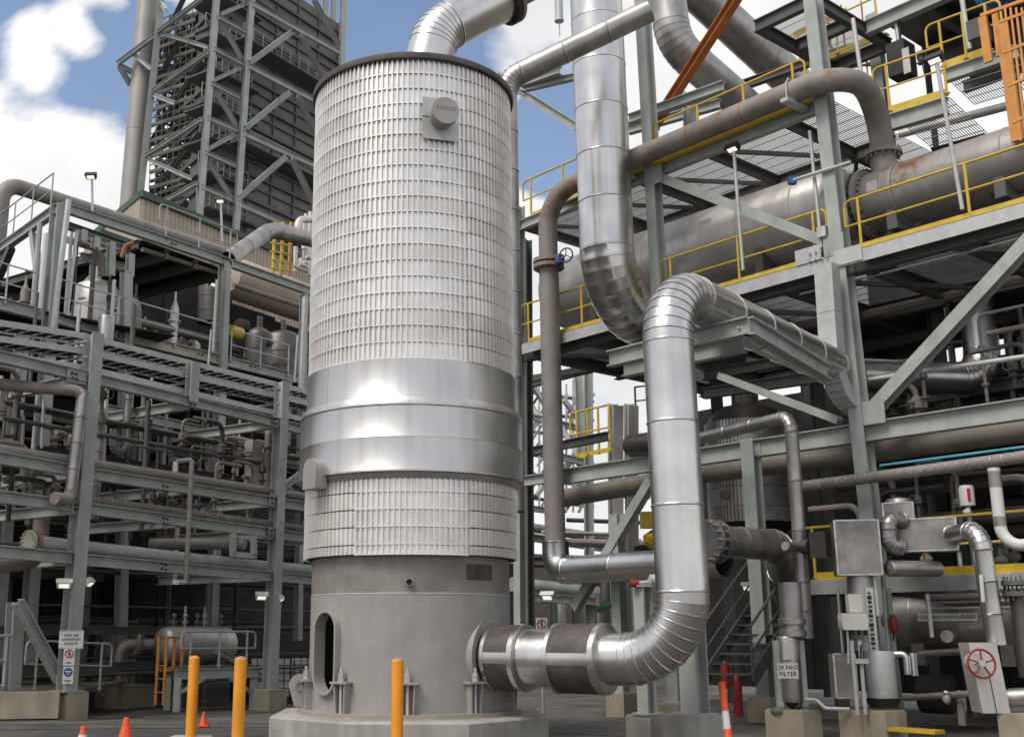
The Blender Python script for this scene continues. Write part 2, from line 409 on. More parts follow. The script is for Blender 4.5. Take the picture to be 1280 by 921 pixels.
# ================================================================== ground
def gz(x, y):                             # the yard falls away gently behind the rack
    return -.25*min(1, max(0, (y-21)/8))
mb = MB(); xs = [-400, -120, -60, -40, -30, -25, -20, -15, -10, -5, 0, 5, 10, 15, 20, 30, 50, 120, 400]; ys = [-40, 0, 8, 12, 16, 18, 20, 21, 22, 24, 26, 28, 29, 32, 40, 60, 100, 200, 600]
mb.add([(x, y, gz(x, y)-.012) for y in ys for x in xs], [(j*len(xs)+i, j*len(xs)+i+1, (j+1)*len(xs)+i+1, (j+1)*len(xs)+i) for j in range(len(ys)-1) for i in range(len(xs)-1)])
struct('ground', mb, 'asphalt')
def sheet(pts, dz):                       # thin slab laid on the ground, its outline given by sight lines
    q = [G(x, y) for x, y in pts]; return [V((p.x, p.y, gz(p.x, p.y)+dz)) for p in q]
def slabmesh(poly, n=14, t=.0):
    a, b, c, d = poly; vs = []; fs = []
    for i in range(n+1):
        for j in range(n+1):
            p = (a*(1-i/n)+b*(i/n))*(1-j/n)+(d*(1-i/n)+c*(i/n))*(j/n); vs.append(V((p.x, p.y, gz(p.x, p.y)+a.z-gz(a.x, a.y))))
    for i in range(n):
        for j in range(n): fs.append((i*(n+1)+j, (i+1)*(n+1)+j, (i+1)*(n+1)+j+1, i*(n+1)+j+1))
    return MB().add(vs, fs)
# concrete apron on the left, between the kerb and the asphalt, and the pavement strip behind the bollards
a = [V((-30, 14.2, 0)), V((-8.1, 19.9, 0)), V((-6.2, 24.0, 0)), V((-30, 24.0, 0))]
struct('concrete_apron', slabmesh([V((p.x, p.y, gz(p.x, p.y)-.004)) for p in a]), 'slab')
a = [V((-8.09, 19.9, 0)), V((-2.2, 20.6, 0)), V((-2.2, 60, 0)), V((-6.19, 24.0, 0))]
struct('pavement', slabmesh([V((p.x, p.y, gz(p.x, p.y)-.004)) for p in a]), 'slab')
a = [V((-2.19, 17, 0)), V((60, 6, 0)), V((60, 90, 0)), V((-2.19, 60, 0))]
struct('plant_floor', slabmesh([V((p.x, p.y, gz(p.x, p.y)-.004)) for p in a], 30), 'slab')
a = [V((-6.3, 18.3, 0)), V((-2.6, 18.6, 0)), V((-2.6, 20.1, 0)), V((-6.5, 19.8, 0))]
struct('asphalt_patch', slabmesh([V((p.x, p.y, .001)) for p in a], 2), 'patch')
mb = MB().bar((-9, 18.0, -.0), (-2.7, 16.9, -.0), .10, .03)
struct('drain_channel', mb, 'black')
g = MB(); rr = random.Random(3)
for i in range(1500):
    x = rr.uniform(-9, -2.8); y = rr.uniform(13, 18); s = rr.uniform(.008, .022); c = V((x, y, s*.3)); a = rr.uniform(0, 6)
    g.box(c, s, s*.8, s*.7, V((math.cos(a), math.sin(a), 0)), V((-math.sin(a), math.cos(a), 0)))
stuff('gravel', g, 'pale_concrete', 'loose pale grit scattered on the dark asphalt', 'gravel')
# ================================================================== the column in the middle
TC = V((-.39, 17.6, 0)); TY = TC.y
def zc(py, Y): return P(540, py, Y).z
RS, RCL = 1.525, 1.655
zb = zc(893, TY-RS)                       # top of plinth
tw = thing('scrubber_column', 'tall round column with pale ribbed cladding and a grey skirt on an octagonal concrete plinth', 'process column', TC+UP*zb)
# plinth
ap = 2.0; ocr = ap/math.cos(R(22.5))
octo = [TC+V((ocr*math.sin(R(22.5+45*k)), -ocr*math.cos(R(22.5+45*k)), 0)) for k in range(8)]
b = MB(); ch = .03
lo = [p-UP*.02 for p in octo]; hi = [p+UP*(zb-.06-ch) for p in octo]; top = [TC+(p-TC)*.985+UP*(zb-.06) for p in octo]
b.add(lo+hi+top, [(i, (i+1) % 8, 8+(i+1) % 8, 8+i) for i in range(8)]+[(8+i, 8+(i+1) % 8, 16+(i+1) % 8, 16+i) for i in range(8)]+[tuple(range(16, 24))])
single('concrete_plinth', b, 'pale_concrete', 'octagonal pale concrete plinth under the tall clad column', 'plinth')
part(tw, 'grout_pad', MB().disc(TC+UP*(zb-.062), UP, RS+.17, .03, 64), 'concrete')
part(tw, 'base_ring', MB().disc(TC+UP*(zb-.03), UP, RS+.14, .035, 64), 'skirt')
def cyl(a): return V((math.sin(a), -math.cos(a), 0))      # a = 0 faces the camera, positive to the right
zw, zs = zc(741, TY-RS), zc(693, TY-RCL)+.02
# skirt shell with an oblong access opening
PH = R(-50); OW, OH = .245, .56; oz = zc(815, TY-1.0)
na = 300; zz = []; z = zb
while z < zw: zz.append(z); z += .035
zz.append(zw); vs = []; fs = []
for z in zz:
    for k in range(na): vs.append(TC+cyl(2*math.pi*k/na)*RS+UP*z)
def inside(u, v, w, h): 
    vv = max(0, abs(v)-(h-w)); return u*u+vv*vv < w*w
for i in range(len(zz)-1):
    for k in range(na):
        am = 2*math.pi*(k+.5)/na; da = (am-PH+math.pi) % (2*math.pi)-math.pi; u = RS*math.sin(da); v = (zz[i]+zz[i+1])/2-oz
        if abs(da) < 1 and inside(u, v, OW+.02, OH+.02): continue
        k2 = (k+1) % na; fs.append((i*na+k, i*na+k2, (i+1)*na+k2, (i+1)*na+k))
sk = part(tw, 'skirt', MB().add(vs, fs), 'skirt')
def oblong(w, h, n=14):
    pts = [(w*math.cos(math.pi*k/n), (h-w)+w*math.sin(math.pi*k/n)) for k in range(n+1)]
    return pts+[(-x, -y) for x, y in pts]
N, T = cyl(PH), cyl(PH+math.pi/2); vs = []; ou, inn = oblong(OW+.035, OH+.035), oblong(OW, OH); m_ = len(ou)
for pr, dd in ((ou, RS-.06), (ou, RS+.07), (inn, RS+.07), (inn, RS-.12)):
    for u, v in pr: vs.append(TC+N*dd+T*u+UP*(oz+v))
fs = [(q*m_+i, q*m_+(i+1) % m_, (q+1)*m_+(i+1) % m_, (q+1)*m_+i) for q in range(3) for i in range(m_)]
part(tw, 'opening_collar', MB().add(vs, fs), 'skirt')
part(tw, 'weld_seam', MB().lathe([(RS-.01, -.012), (RS+.004, -.008), (RS+.006, 0), (RS+.004, .008), (RS-.01, .012)], TC+UP*zw, UP, 96), 'galv')
part(tw, 'shell_top', MB().lathe([(RS-.003, 0), (RS-.003, zs-zw+.15)], TC+UP*zw, UP, 96), 'skirt_raw')
pn = MB(); 
for k in range(6):
    a0, a1 = R(33+k*3.2), R(33+(k+1)*3.2)
    pn.prism([TC+cyl(a0)*(RS+.002)+UP*(zw+.2), TC+cyl(a1)*(RS+.002)+UP*(zw+.2), TC+cyl(a1)*(RS+.002)+UP*(zw+.42), TC+cyl(a0)*(RS+.002)+UP*(zw+.42)], cyl((a0+a1)/2)*.006)
part(tw, 'name_plate', pn, 'mesh_panel')
part(tw, 'vent_stub', MB().ring(TC+cyl(R(.5))*(RS-.05)+UP*(zw+.15), cyl(R(.5)), .055, .042, .11, 20), 'skirt_raw')
part(tw, 'vent_bore', MB().disc(TC+cyl(R(.5))*(RS-.01)+UP*(zw+.15), cyl(R(.5)), .043, .02, 16), 'black')
for k in range(10):
    a = R(-108+36*k); N, T = cyl(a), cyl(a+math.pi/2); c = TC+UP*zb
    ch = MB()
    for s in (-1, 1):
        ch.prism([c+N*(RS-.01)+T*s*.065, c+N*(RS+.10)+T*s*.065, c+N*(RS+.125)+T*s*.085+UP*.40, c+N*(RS-.01)+T*s*.085+UP*.40], T*s*.022)
    ch.box(c+N*(RS+.07)+UP*.415, .30, .17, .03, T, N)
    o = part(tw, 'anchor_chair', ch, 'skirt')
    bt = MB().tube([c+N*(RS+.075)-UP*.02, c+N*(RS+.075)+UP*.62], .024, 10).tube([c+N*(RS+.075)+UP*.43, c+N*(RS+.075)+UP*.49], .047, 6).tube([c+N*(RS+.075)+UP*.495, c+N*(RS+.075)+UP*.545], .045, 6)
    part(o, 'anchor_bolt', bt, 'galv')
N, T = cyl(R(-84)), cyl(R(-84+90)); c = TC+N*(RS+.13)+UP*(zb+.33)       # tailing lug
lg = MB().prism([c+N*(.17*math.cos(t))+UP*(.17*math.sin(t)) for t in (math.pi*k/10 for k in range(11))]+[c-N*.17-UP*.3, c+N*.08-UP*.3], T*.04)
lug = part(tw, 'tailing_lug', lg, 'skirt'); part(lug, 'lug_cheek', MB().ring(c-T*.02, T, .085, .045, .08, 20), 'skirt_raw')
# cladding bands
def band(z0, z1, r0, seed, gap=.003, dark=(), n=126):     # one course: six ribbed sheets side by side
    rg = random.Random(seed); prof = [(0., 0.), (.06, .033), (.38, .033), (.44, 0.)]
    for s in range(6):
        ang = []; off = R(-28+60*s); jr = rg.uniform(-.003, .003)
        for k in range(21):
            j = rg.uniform(-.002, .002)
            for f, dr in prof: ang.append((off+2*math.pi*(k+f)/n, dr+j+jr))
        ang.append((off+R(60)-.002, jr)); c = len(ang); dk_ = s in dark; h0 = z0+(.016 if dk_ else gap)
        lev = [(h0, 0), (h0+.004, 0), (z1-.001, 0)] if dk_ else [(h0, 1), (h0+.017, 1), (h0+.019, 0), (z1-.001, 0)]
        vs = [TC+cyl(a)*(r0-.05)+UP*h0 for a, d in ang]
        for z, w in lev: vs += [TC+cyl(a)*(r0-.03+(max(d, .028) if w else d))+UP*z for a, d in ang]
        vs += [TC+cyl(a)*(r0-.05)+UP*z1 for a, d in ang]
        fs = [(i*c+k, i*c+k+1, (i+1)*c+k+1, (i+1)*c+k) for i in range(len(lev)+1) for k in range(c-1)]
        part(tw, 'cladding_sheet', MB().add(vs, fs), rg.choice(('cladding', 'cladding', 'cladding_light', 'cladding_warm')))
zu0, zu1 = zc(448, TY-RCL), zc(73, TY-RCL); zl0, zl1 = zc(693, TY-RCL), zc(597, TY-RCL)
nb = 19; hb = (zu1-zu0)/nb; zcap = zc(140, TY-RCL-.2); ca = math.asin((551-517)/ (125.)); cw = R(7.0)
for i in range(nb): band(zu0+hb*i, zu0+hb*(i+1), RCL, i, .003, (1, 2, 3, 4))
e = (zl1-zl0)
for i, (a, c_) in enumerate(((0, .13), (.13, .36), (.36, .59), (.59, .82), (.82, 1.0))): band(zl0+e*a, zl0+e*c_, RCL, 50+i, .003, (1, 2, 3, 4, 5))
part(tw, 'shell', MB().lathe([(RS, 0), (RCL-.055, 0), (RCL-.055, zu1-zl0+.05), (RCL-.4, zu1-zl0+.1), (.05, zu1-zl0+.35)], TC+UP*(zl0+.01), UP, 96), 'bay_shade')
# smooth bands
RB1 = RCL+.012; RB2 = RCL+.095
z1a, z1b = zc(496, TY-RB1), zu0-.004; z2a, z2b = zc(588, TY-RB2), zc(503, TY-RB2); zm = (z2a+z2b)/2
def sband(z0, z1, r, lip=.0, n=10, name='smooth_band', a_off=0.):
    for k in range(n):
        a0, a1 = a_off+2*math.pi*k/n, a_off+2*math.pi*(k+1)/n+.008; vs = []; st = 14; fs = []
        prof = [(z0, r-.012), (z0, r+.003), (z0+.015, r+.003), (z0+.02, r), (z1-.02, r), (z1, r), (z1, r-.015)]
        for z, q in prof:
            for j in range(st+1): vs.append(TC+cyl(a0+(a1-a0)*j/st)*(q+.002*(k % 2))+UP*z)
        for i in range(len(prof)-1):
            for j in range(st): fs.append((i*(st+1)+j, i*(st+1)+j+1, (i+1)*(st+1)+j+1, (i+1)*(st+1)+j))
        part(tw, name, MB().add(vs, fs), 'alu_band')
sband(z1a, z1b, RB1, a_off=.41); sband(zm, z2b, RB2, a_off=.22); sband(z2a, zm-.003, RB2+.003, a_off=.22)
part(tw, 'ledge', MB().lathe([(RB2-.003, -.04), (RB2+.016, -.02), (RB2+.016, .01), (RB1+.05, z1a-z2b-.0), (RB1-.02, z1a-z2b+.005)], TC+UP*z2b, UP, 96), 'alu_band')
part(tw, 'drip_ring', MB().lathe([(RB2-.002, .03), (RB2+.018, .02), (RB2+.018, -.0), (RB2-.05, -.004), (RCL+.05, -.01), (RCL+.02, zl1-z2a-.0), (RCL-.05, zl1-z2a-.002)], TC+UP*z2a, UP, 96), 'alu_band')
a = R(-51); N, T = cyl(a), cyl(a+math.pi/2); c = TC+N*(RB2-.05)+UP*(zl1-.10)     # arched cover box on the ring
pts = [c-T*.17+UP*0, c+T*.17+UP*0]+[c+T*(.17*math.cos(t))+UP*(.28+.17*math.sin(t)) for t in (math.pi*k/10 for k in range(11))]
part(tw, 'arched_cover', MB().prism(pts, N*.20), 'skirt')
# rim and top
part(tw, 'top_rim', MB().lathe([(RCL-.05, -.02), (RCL+.0, -.03), (RCL+.045, -.02), (RCL+.055, .02), (RCL+.05, .075), (RCL+.02, .09), (RCL-.1, .095)], TC+UP*(zu1+.01), UP, 96), 'mesh_panel')
part(tw, 'top_cover', MB().lathe([(RCL-.08, .09), (1.2, .16), (.3, .22), (.02, .23)], TC+UP*(zu1+.01), UP, 64), 'alu_dull')
cl = MB(); 
for k in range(128):
    a = 2*math.pi*(k+.7)/128; cl.box(TC+cyl(a)*(RCL+.012)+UP*(zu1-.022), .035, .04, .03, cyl(a+math.pi/2), cyl(a))
part(tw, 'rim_clips', cl, 'rubber', None, 'stuff')
# blind nozzle and its square patch plate
a = ca; N, T = cyl(a), cyl(a+math.pi/2); c = TC+UP*zcap
pl = MB().prism([c+N*(RCL+.03)+T*x+UP*y for x, y in ((-.29, -.36), (.29, -.36), (.29, .33), (-.29, .33))], N*.016)
pt_ = part(tw, 'patch_plate', pl, 'galv')
part(pt_, 'plate_joint', MB().box(c+N*(RCL+.047)+UP*.0-T*.145, .29, .006, .012, T, N), 'rubber')
nzl = part(tw, 'blind_nozzle', MB().tube([c+N*(RCL-.05), c+N*(RCL+.20)], .185, 32).tube([c+N*(RCL+.20), c+N*(RCL+.33)], .215, 40), 'skirt')
for i, (ch_, xx) in enumerate(zip('3OOCO', (-.13, -.065, 0, .065, .13))):
    lettering(nzl, ch_, .085, c+N*(RCL+.331)+T*xx+UP*(.03-.045*(xx+.13)/.26*0), T, UP, 'mesh_panel', extr=.001, sx=.8)
# ------------------------------------------------------------------ exhaust duct in the foreground
A, B = P(612, 821, 16.75), P(858, 822, 15.0); B.z = A.z
Ct, D = P(831, 357, 15.0), P(1062, 458, 20.6); D.z = Ct.z
ddir = (B-A).normalized()
du = thing('exhaust_duct', 'large shiny lagged duct leaving the grey skirt and rising to a gored bend', 'duct', A)
r0 = .345
lagged(du, [A+ddir*.05, B, Ct, D], r0, .84, 'alu', 1.0, 11)
def collar(s0, s1, r):
    p, q = A+ddir*s0, A+ddir*s1; L_ = s1-s0
    cb = part(du, 'collar', MB().lathe([(r0, 0), (r, 0), (r+.012, .01), (r+.012, .07), (r, .075), (r, L_-.105), (r+.012, L_-.10), (r+.012, L_-.03), (r+.002, L_-.02), (r0, L_)], p, ddir, 48), 'alu')
    side = ddir.cross(UP).normalized()
    for (b0, b1) in ((10, 82), (98, 170), (-170, -98), (-82, -10)):
        vs = []; fs = []; st = 10
        for h, rr_ in ((.078, r-.003), (.078, r+.006), (L_-.108, r+.006), (L_-.108, r-.003)):
            for j in range(st+1):
                t = R(b0+(b1-b0)*j/st); vs.append(p+ddir*h+(side*math.cos(t)+UP*math.sin(t))*rr_)
        for i in range(3):
            for j in range(st): fs.append((i*(st+1)+j, i*(st+1)+j+1, (i+1)*(st+1)+j+1, (i+1)*(st+1)+j))
        part(cb, 'perforated_panel', MB().add(vs, fs), 'mesh_panel')
collar(.10, .66, .455); collar(1.13, 1.92, .465)
part(du, 'middle_sleeve', MB().lathe([(r0, .0), (.395, .01), (.395, .47), (r0, .48)], A+ddir*.65, ddir, 44), 'alu')
part(tw, 'nozzle_pad', MB().lathe([(.40, .04), (.56, .06), (.57, .0), (.57, -.16)], A+ddir*.0, ddir, 44), 'skirt')
part(tw, 'duct_nozzle', MB().lathe([(.42, -.1), (.42, .10), (.36, .10)], A, ddir, 40), 'black')
# the duct runs on behind the structure
e1, e2, e3 = D, P(1228, 447, 21.0), P(1246, 372, 21.2); e2.z = D.z
lagged(du, [e1+(e2-e1).normalized()*-.3, e2, V((e2.x, e2.y, e2.z+1.6))], .325, .55, 'alu', 1.1, 8)
# ================================================================== right-hand process structure
Q = PR.pt
FW = V((0, CP, SP))
def zd(p): return (V(p)-CO).dot(FW)
def hw(px_, p): return px_*zd(p)/FPX                    # metres for a width in pixels at point p
def on_z(px, py, z): return G(px, py, z)
def vertical(px, py, Y, z0, z1):
    p = P(px, py, Y); return V((p.x, p.y, z0)), V((p.x, p.y, z1))
def vlathe(px, pyref, Y, prof, n=32):                    # prof = (half width px, py)
    c = P(px, pyref, Y); out = []
    for h, py in prof:
        q = P(px, py, Y); out.append((hw(h, q), q.z))
    return MB().lathe(out, V((c.x, c.y, 0)), UP, n), c
def yawed(a): return V((math.cos(a), math.sin(a), 0)), V((-math.sin(a), math.cos(a), 0))
def pbox(px0, px1, py0, py1, Y, dep, yaw=0.):            # box whose front face stands at Y
    c = P((px0+px1)/2, (py0+py1)/2, Y); w = hw(px1-px0, c); t = P((px0+px1)/2, py0, Y); b = P((px0+px1)/2, py1, Y)
    X, Yv = yawed(yaw); cc = V((c.x, c.y, (t.z+b.z)/2))+Yv*(dep/2); return cc, w/ max(.5, math.cos(yaw)), t.z-b.z, X, Yv
def box_part(root, name, bx, dep, m, bev=.0):
    cc, w, h, X, Yv = bx; return part(root, name, MB().box(cc, w, dep, h, X, Yv), m)
def pedestal(label, px, Y, wx, wy, z1, z0=0., m='concrete', group=None, py=890):
    c = P(px, py, Y); b = MB(); X, Yv = PR.d, PR.m
    b.box((c.x, c.y, (z0+z1)/2-.01), wx, wy, z1-z0-.02, X, Yv); b.box((c.x, c.y, z1-.012), wx-.03, wy-.03, .024, X, Yv)
    return single('concrete_pedestal', b, m, label, 'pedestal', group)
rs = thing('process_structure', 'grey steel process structure carrying vessels and ducts beside the clad column', 'steel structure', Q(1100, 880, 0))
def rcol(a, b, k, w=.26, d=.3, m='steel'): 
    return part(rs, 'column', MB().ibeam(Q(*a, k), Q(*b, k), d, w, PR.m), m)
rcol((1116, 892), (1015, -12), 0); rcol((856, 892), (802, -12), 0, .25, .28); rcol((651, 800), (648, 258), 0, .22, .24)
rcol((661, 800), (658, 300), .9, .2, .22, 'steel_dark'); rcol((1108, 168), (1091, 20), 5.5, .26, .28)
zA = Q(1060, 319, 0).z; zB = Q(821, 206, 0).z; zC = zB+3.6; zL = Q(1085, 528, 0).z; zF = Q(1085, 722, 0).z
tl, tr = -8.0, 4.6                                        # along the facade; t=0 is the tall column on the right
def tpx(px, k=0., py=300): return (Q(px, py, k)-PR.o).dot(PR.d)
tl = tpx(650)
# mid deck
def front(z, t0, t1, k=0., d=.3, w=.16, m='steel', name='beam'): return beam(rs, PR.at(t0, k, z-d/2), PR.at(t1, k, z-d/2), d, w, m, name)
dk = thing('platform', 'long platform with yellow kick plate under the big horizontal vessels', 'platform', PR.at(0, 2, zA)); 
deck(dk, PR.at(tl, .1, zA), PR.d, PR.m, tr-tl+3, 7.0, pitch=.05)
part(dk, 'edge_channel', MB().bar(PR.at(tl, -.16, zA-.12), PR.at(tr, -.16, zA-.12), .02, .26), 'galv')
part(dk, 'edge_channel', MB().bar(PR.at(tl, -.12, zA+.0), PR.at(tr, -.12, zA+.0), .10, .02), 'galv')
front(zA-.02, tl, tr, .15, .34, .2, 'steel_dark'); front(zA-.02, tl, tr+3, 3.4, .34, .2, 'steel_dark'); front(zA-.02, tl, tr+3, 6.9, .34, .2, 'steel_dark')
t = tl+.3
while t < tr+3: beam(rs, PR.at(t, .16, zA-.2), PR.at(t, 7, zA-.2), .3, .16, 'steel_dark', 'floor_beam'); t += 1.75
for i in range(5):
    a = tl+.6+i*2.5; part(rs, 'floor_brace', MB().bar(PR.at(a, .3, zA-.28), PR.at(a+1.8, 3.2, zA-.28), .09, .09), 'steel_dark')
so1 = MB(); so1.box(PR.at(-1.0, 5.2, zA+.05), 9, 3.2, .05, PR.d, PR.m); part(dk, 'chequer_plate', so1, 'dark_vessel')
so1 = MB(); so1.box(PR.at(5, 5.5, zA+.04), 4, 6, .04, PR.d, PR.m); part(dk, 'chequer_plate', so1, 'dark_vessel')
# upper deck
tR = tpx(1046); dk2 = thing('platform', 'upper grating platform with the rusty pipe along its edge', 'platform', PR.at(-3, 2, zB))
deck(dk2, PR.at(tl, .1, zB), PR.d, PR.m, tR-tl, 5.2, pitch=.05)
front(zB-.03, tl, tR, .0, .26, .16); front(zB-.03, tl, tR, 2.6, .28, .16, 'steel_dark'); front(zB-.03, tl, tR, 5.2, .3, .16, 'steel_dark')
t = tl+.1
while t < tR+.1: beam(rs, PR.at(t, .05, zB-.16), PR.at(t, 5.2, zB-.16), .22, .14, 'steel_dark', 'floor_beam'); t += 1.9
for i in range(4):
    a = tl+.5+i*1.9; part(rs, 'floor_brace', MB().bar(PR.at(a, .2, zB-.24), PR.at(a+1.4, 2.4, zB-.24), .08, .08), 'steel_dark')
    part(rs, 'floor_brace', MB().bar(PR.at(a+1.4, 2.8, zB-.24), PR.at(a, 5, zB-.24), .08, .08), 'steel_dark')
# set-back bay with the gantry, right of the tall column
g0, g1 = on_z(1113, 142, zB), on_z(1184, 120, zB); g2, g3 = on_z(1180, 86, zB+1.1), on_z(1238, 66, zB+1.1)
gd = (g1-g0).normalized(); gm = V((-gd.y, gd.x, 0)); gm = gm if gm.y > 0 else -gm
dk3 = thing('platform', 'short set-back platform behind the tall grey column, yellow edged', 'platform', g0)
deck(dk3, g0+gm*.1, gd, gm, (g1-g0).length, 2.2, pitch=.05); beam(rs, g0-UP*.2, g1-UP*.2, .34, .16); beam(rs, g0-UP*.2+gm*2.2, g1-UP*.2+gm*2.2, .3, .16, 'steel_dark')
deck(dk3, g2+gm*.1-gd*.1, gd, gm, (g3-g2).length+.6, 2.0, pitch=.05); beam(rs, g2-UP*.17, g3+gd*.5-UP*.17, .28, .16)
rail('yellow guard rail with rounded ends on the short set-back platform', [g0+UP*.02, g1+UP*.02], 1.05, 1.0, ends=(1, 0))
rail('yellow guard rail on the raised step beside the orange caged ladder', [g2+UP*.02, g3+UP*.02], 1.05, .6, ends=(1, 1))
# roof deck overhead
zC2 = on_z(1082, 27, zC)
dk4 = thing('platform', 'highest grating platform, seen from below at the top right', 'platform', PR.at(0, 4, zC))
kC = (zC2-PR.o).dot(PR.m); tC = (zC2-PR.o).dot(PR.d)
deck(dk4, PR.at(tC-1.5, kC-2.0, zC), PR.d, PR.m, 1.45, 3.0, pitch=.05); 
so1 = MB(); so1.box(PR.at(tC+4.2, kC+2.6, zC+.05), 8, 5.0, .06, PR.d, PR.m); part(dk4, 'chequer_plate', so1, 'dark_vessel')
front(zC-.02, tC, tC+8, kC, .34, .2); [front(zC-.02, tC-1.6, tC, kC+kk, .3, .16, 'steel_dark') for kk in (1.1, -.5, -2.0)]; front(zC-.02, tC, tC+8, kC+2.3, .3, .16, 'steel_dark'); front(zC-.02, tC, tC+8, kC+4.6, .3, .16, 'steel_dark')
for i in range(8): beam(rs, PR.at(tC-1.5+i*1.45, kC-(2.0 if i < 2 else 0), zC-.2), PR.at(tC-1.5+i*1.45, kC+(1.1 if i < 2 else 4.6), zC-.2), .28, .16, 'steel_dark', 'floor_beam')
for kx in (kC-.6, kC+1.0): part(dk4, 'kick_plate', MB().bar(PR.at(tC-1.5, kx, zC+.1), PR.at(tC-.1, kx, zC+.1), .012, .16), 'yellow')
rail('yellow guard rail seen through the highest grating platform', [PR.at(tC-2.3, kC+.9, zC), PR.at(tC-.2, kC+.9, zC)], 1.05, 1.1)
# facade beams and braces
front(zL, tpx(690, 0, 595), tr+.6, 0, .34, .2); front(zL-.02, tl, tpx(700), 0, .24, .16)
beam(rs, Q(1042, 306, .0), Q(818, 219, .0), .2, .2, 'steel', 'brace', PR.m); beam(rs, Q(1092, 512, 0), Q(1296, 292, 0), .24, .22, 'steel', 'brace', PR.m)
beam(rs, Q(815, 600, 0), Q(719, 760, 0), .2, .2, 'steel', 'brace', PR.m)
beam(rs, Q(900, 470, .6), Q(1050, 526, .1), .14, .14, 'steel', 'brace', PR.m)
for (a, b, k) in (((880, 470), (1040, 440), 2.5), ((880, 492), (1030, 470), 1.6), ((660, 565), (760, 545), 4), ((660, 480), (770, 452), 3.0)): beam(rs, Q(*a, k), Q(*b, k), .24, .16, 'steel_dark')
gp = MB()
for px, py in ((1042, 306), (1092, 515), (818, 219)): gp.box(Q(px, py, -.14), .42, .012, .42, PR.d, PR.m)
part(rs, 'gusset_plates', gp, 'steel', None, 'stuff')
sp = MB()
for x in (1010, 1060): sp.box(Q(x, 319, -.19), .55, .012, .3, PR.d, PR.m)
for i in range(8): sp.tube([Q(1012+(i % 4)*7, 317+(i//4)*9-(i % 4)*2, -.2), Q(1012+(i % 4)*7, 317+(i//4)*9-(i % 4)*2, -.24)], .022, 6)
part(rs, 'splice_plates', sp, 'galv', None, 'stuff')
# top-left steel beside the column
for a, b, d_ in (((655, 118), (722, 160), .2), ((650, 106), (700, 88), .2), ((622, 92), (652, 116), .14), ((652, 112), (720, 96), .16)): part(rs, 'brace', MB().ibeam(P(*a, 26), P(*b, 25), d_, .16), 'steel')
for a, b, k, m in (((786, 150), (905, 108), 1.2, 'steel'), ((786, 163), (900, 130), 3, 'steel'), ((862, 131), (862, 163), 2, 'steel'), ((780, 160), (1010, 78), 4.8, 'steel_dark'), ((1010, 78), (1110, 48), 5.4, 'steel')): part(rs, 'beam', MB().ibeam(Q(*a, k), Q(*b, k), .24, .18), m)
rcol((868, 165), (856, 118), 2.2, .2, .22)
ob = thing('raking_strut', 'orange raking steel strut crossing behind the upper ducts', 'strut', Q(818, 160, 1.5)); part(ob, 'strut', MB().ibeam(Q(816, 160, 1.5), Q(924, -8, 1.5), .2, .22), 'rust_orange'); part(ob, 'end_plate', MB().box(Q(818, 157, 1.5), .3, .03, .36, PR.d, PR.m), 'rust_orange')
# rails
rail('yellow guard rail along the upper platform edge, behind the rusty pipe', [PR.at(tpx(821), .12, zB), PR.at(tpx(1003), .12, zB)], 1.05, 1.35, ends=(1, 1), kick=False)
rail('yellow guard rail with a looped end beside the column top', [PR.at(tl+.3, .12, zB), PR.at(tpx(745), .12, zB)], 1.05, 1.1, ends=(1, 0))
kp = MB().bar(PR.at(tpx(790), -.09, zB+.03), PR.at(tR-.25, -.09, zB+.03), .012, .2); part(dk2, 'kick_plate', kp, 'yellow')
rail('yellow guard rail in front of the long vessel, left of the tall column', [PR.at(tpx(838), -.05, zA), PR.at(tpx(1020), -.05, zA)], 1.02, 1.6, ends=(1, 1))
rail('yellow guard rail in front of the rust stained vessel', [PR.at(tpx(1078), -.05, zA), PR.at(tr, -.05, zA)], 1.02, 1.75, ends=(1, 0))
rail('yellow guard rail beside the grey valve pipe, at the long vessel end', [PR.at(tl+.3, -.05, zA), PR.at(tpx(800), -.05, zA)], 1.02, 1.5, ends=(1, 0))
# horizontal vessels
def hvessel(name, label, a, b, r, m, bands=5, saddle=2):
    ax = (b-a).normalized(); L_ = (b-a).length; root = thing(name, label, 'vessel', (a+b)/2)
    part(root, 'shell', MB().lathe([(.02, -r*.45), (r*.4, -r*.42), (r*.75, -r*.28), (r*.94, -r*.12), (r, 0), (r, L_), (r*.94, L_+r*.12), (r*.75, L_+r*.28), (r*.4, L_+r*.42), (.02, L_+r*.45)], a, ax, 48), m)
    for i in range(bands): part(root, 'sheet_seam', MB().lathe([(r, 0), (r+.008, .004), (r+.008, .03), (r, .034)], a+ax*(L_*(i+.5)/bands), ax, 48), m)
    for i in range(saddle):
        c = a+ax*(L_*(.2+.6*i/max(1, saddle-1))); part(root, 'saddle', MB().box(c-UP*(r*.95), .2, r*1.5, r*.7, ax, ax.cross(UP)), 'steel_dark')
    return root
a, b = Q(705, 358, 2.0), Q(1052, 274, 2.0); zz_ = (a.z+b.z)/2; a.z = b.z = zz_; v1 = hvessel('horizontal_vessel', 'long dull metal vessel lying on the platform left of the tall column', a, b, .90, 'vessel', 6)
hat = MB().box((a+b)/2+PR.d*1.2-PR.m*.86+UP*.2, .35, .02, .3, PR.d, PR.m); part(v1, 'name_plate', hat, 'vessel')
a, b = Q(1086, 257, 1.3), Q(1310, 199, 1.3); b.z = a.z; v2 = hvessel('horizontal_vessel', 'rust stained vessel with a flanged end behind yellow rails, right of the tall column', a, b, .60, 'rusty_vessel', 3)
part(v2, 'end_flange', MB().flange(a+PR.d*.05, PR.d, .72, .10, 28, .028, .05), 'rusty_vessel'); part(v2, 'end_flange', MB().flange(a-PR.d*.14, PR.d, .72, .10, 28, .028, .05), 'grey_pipe')
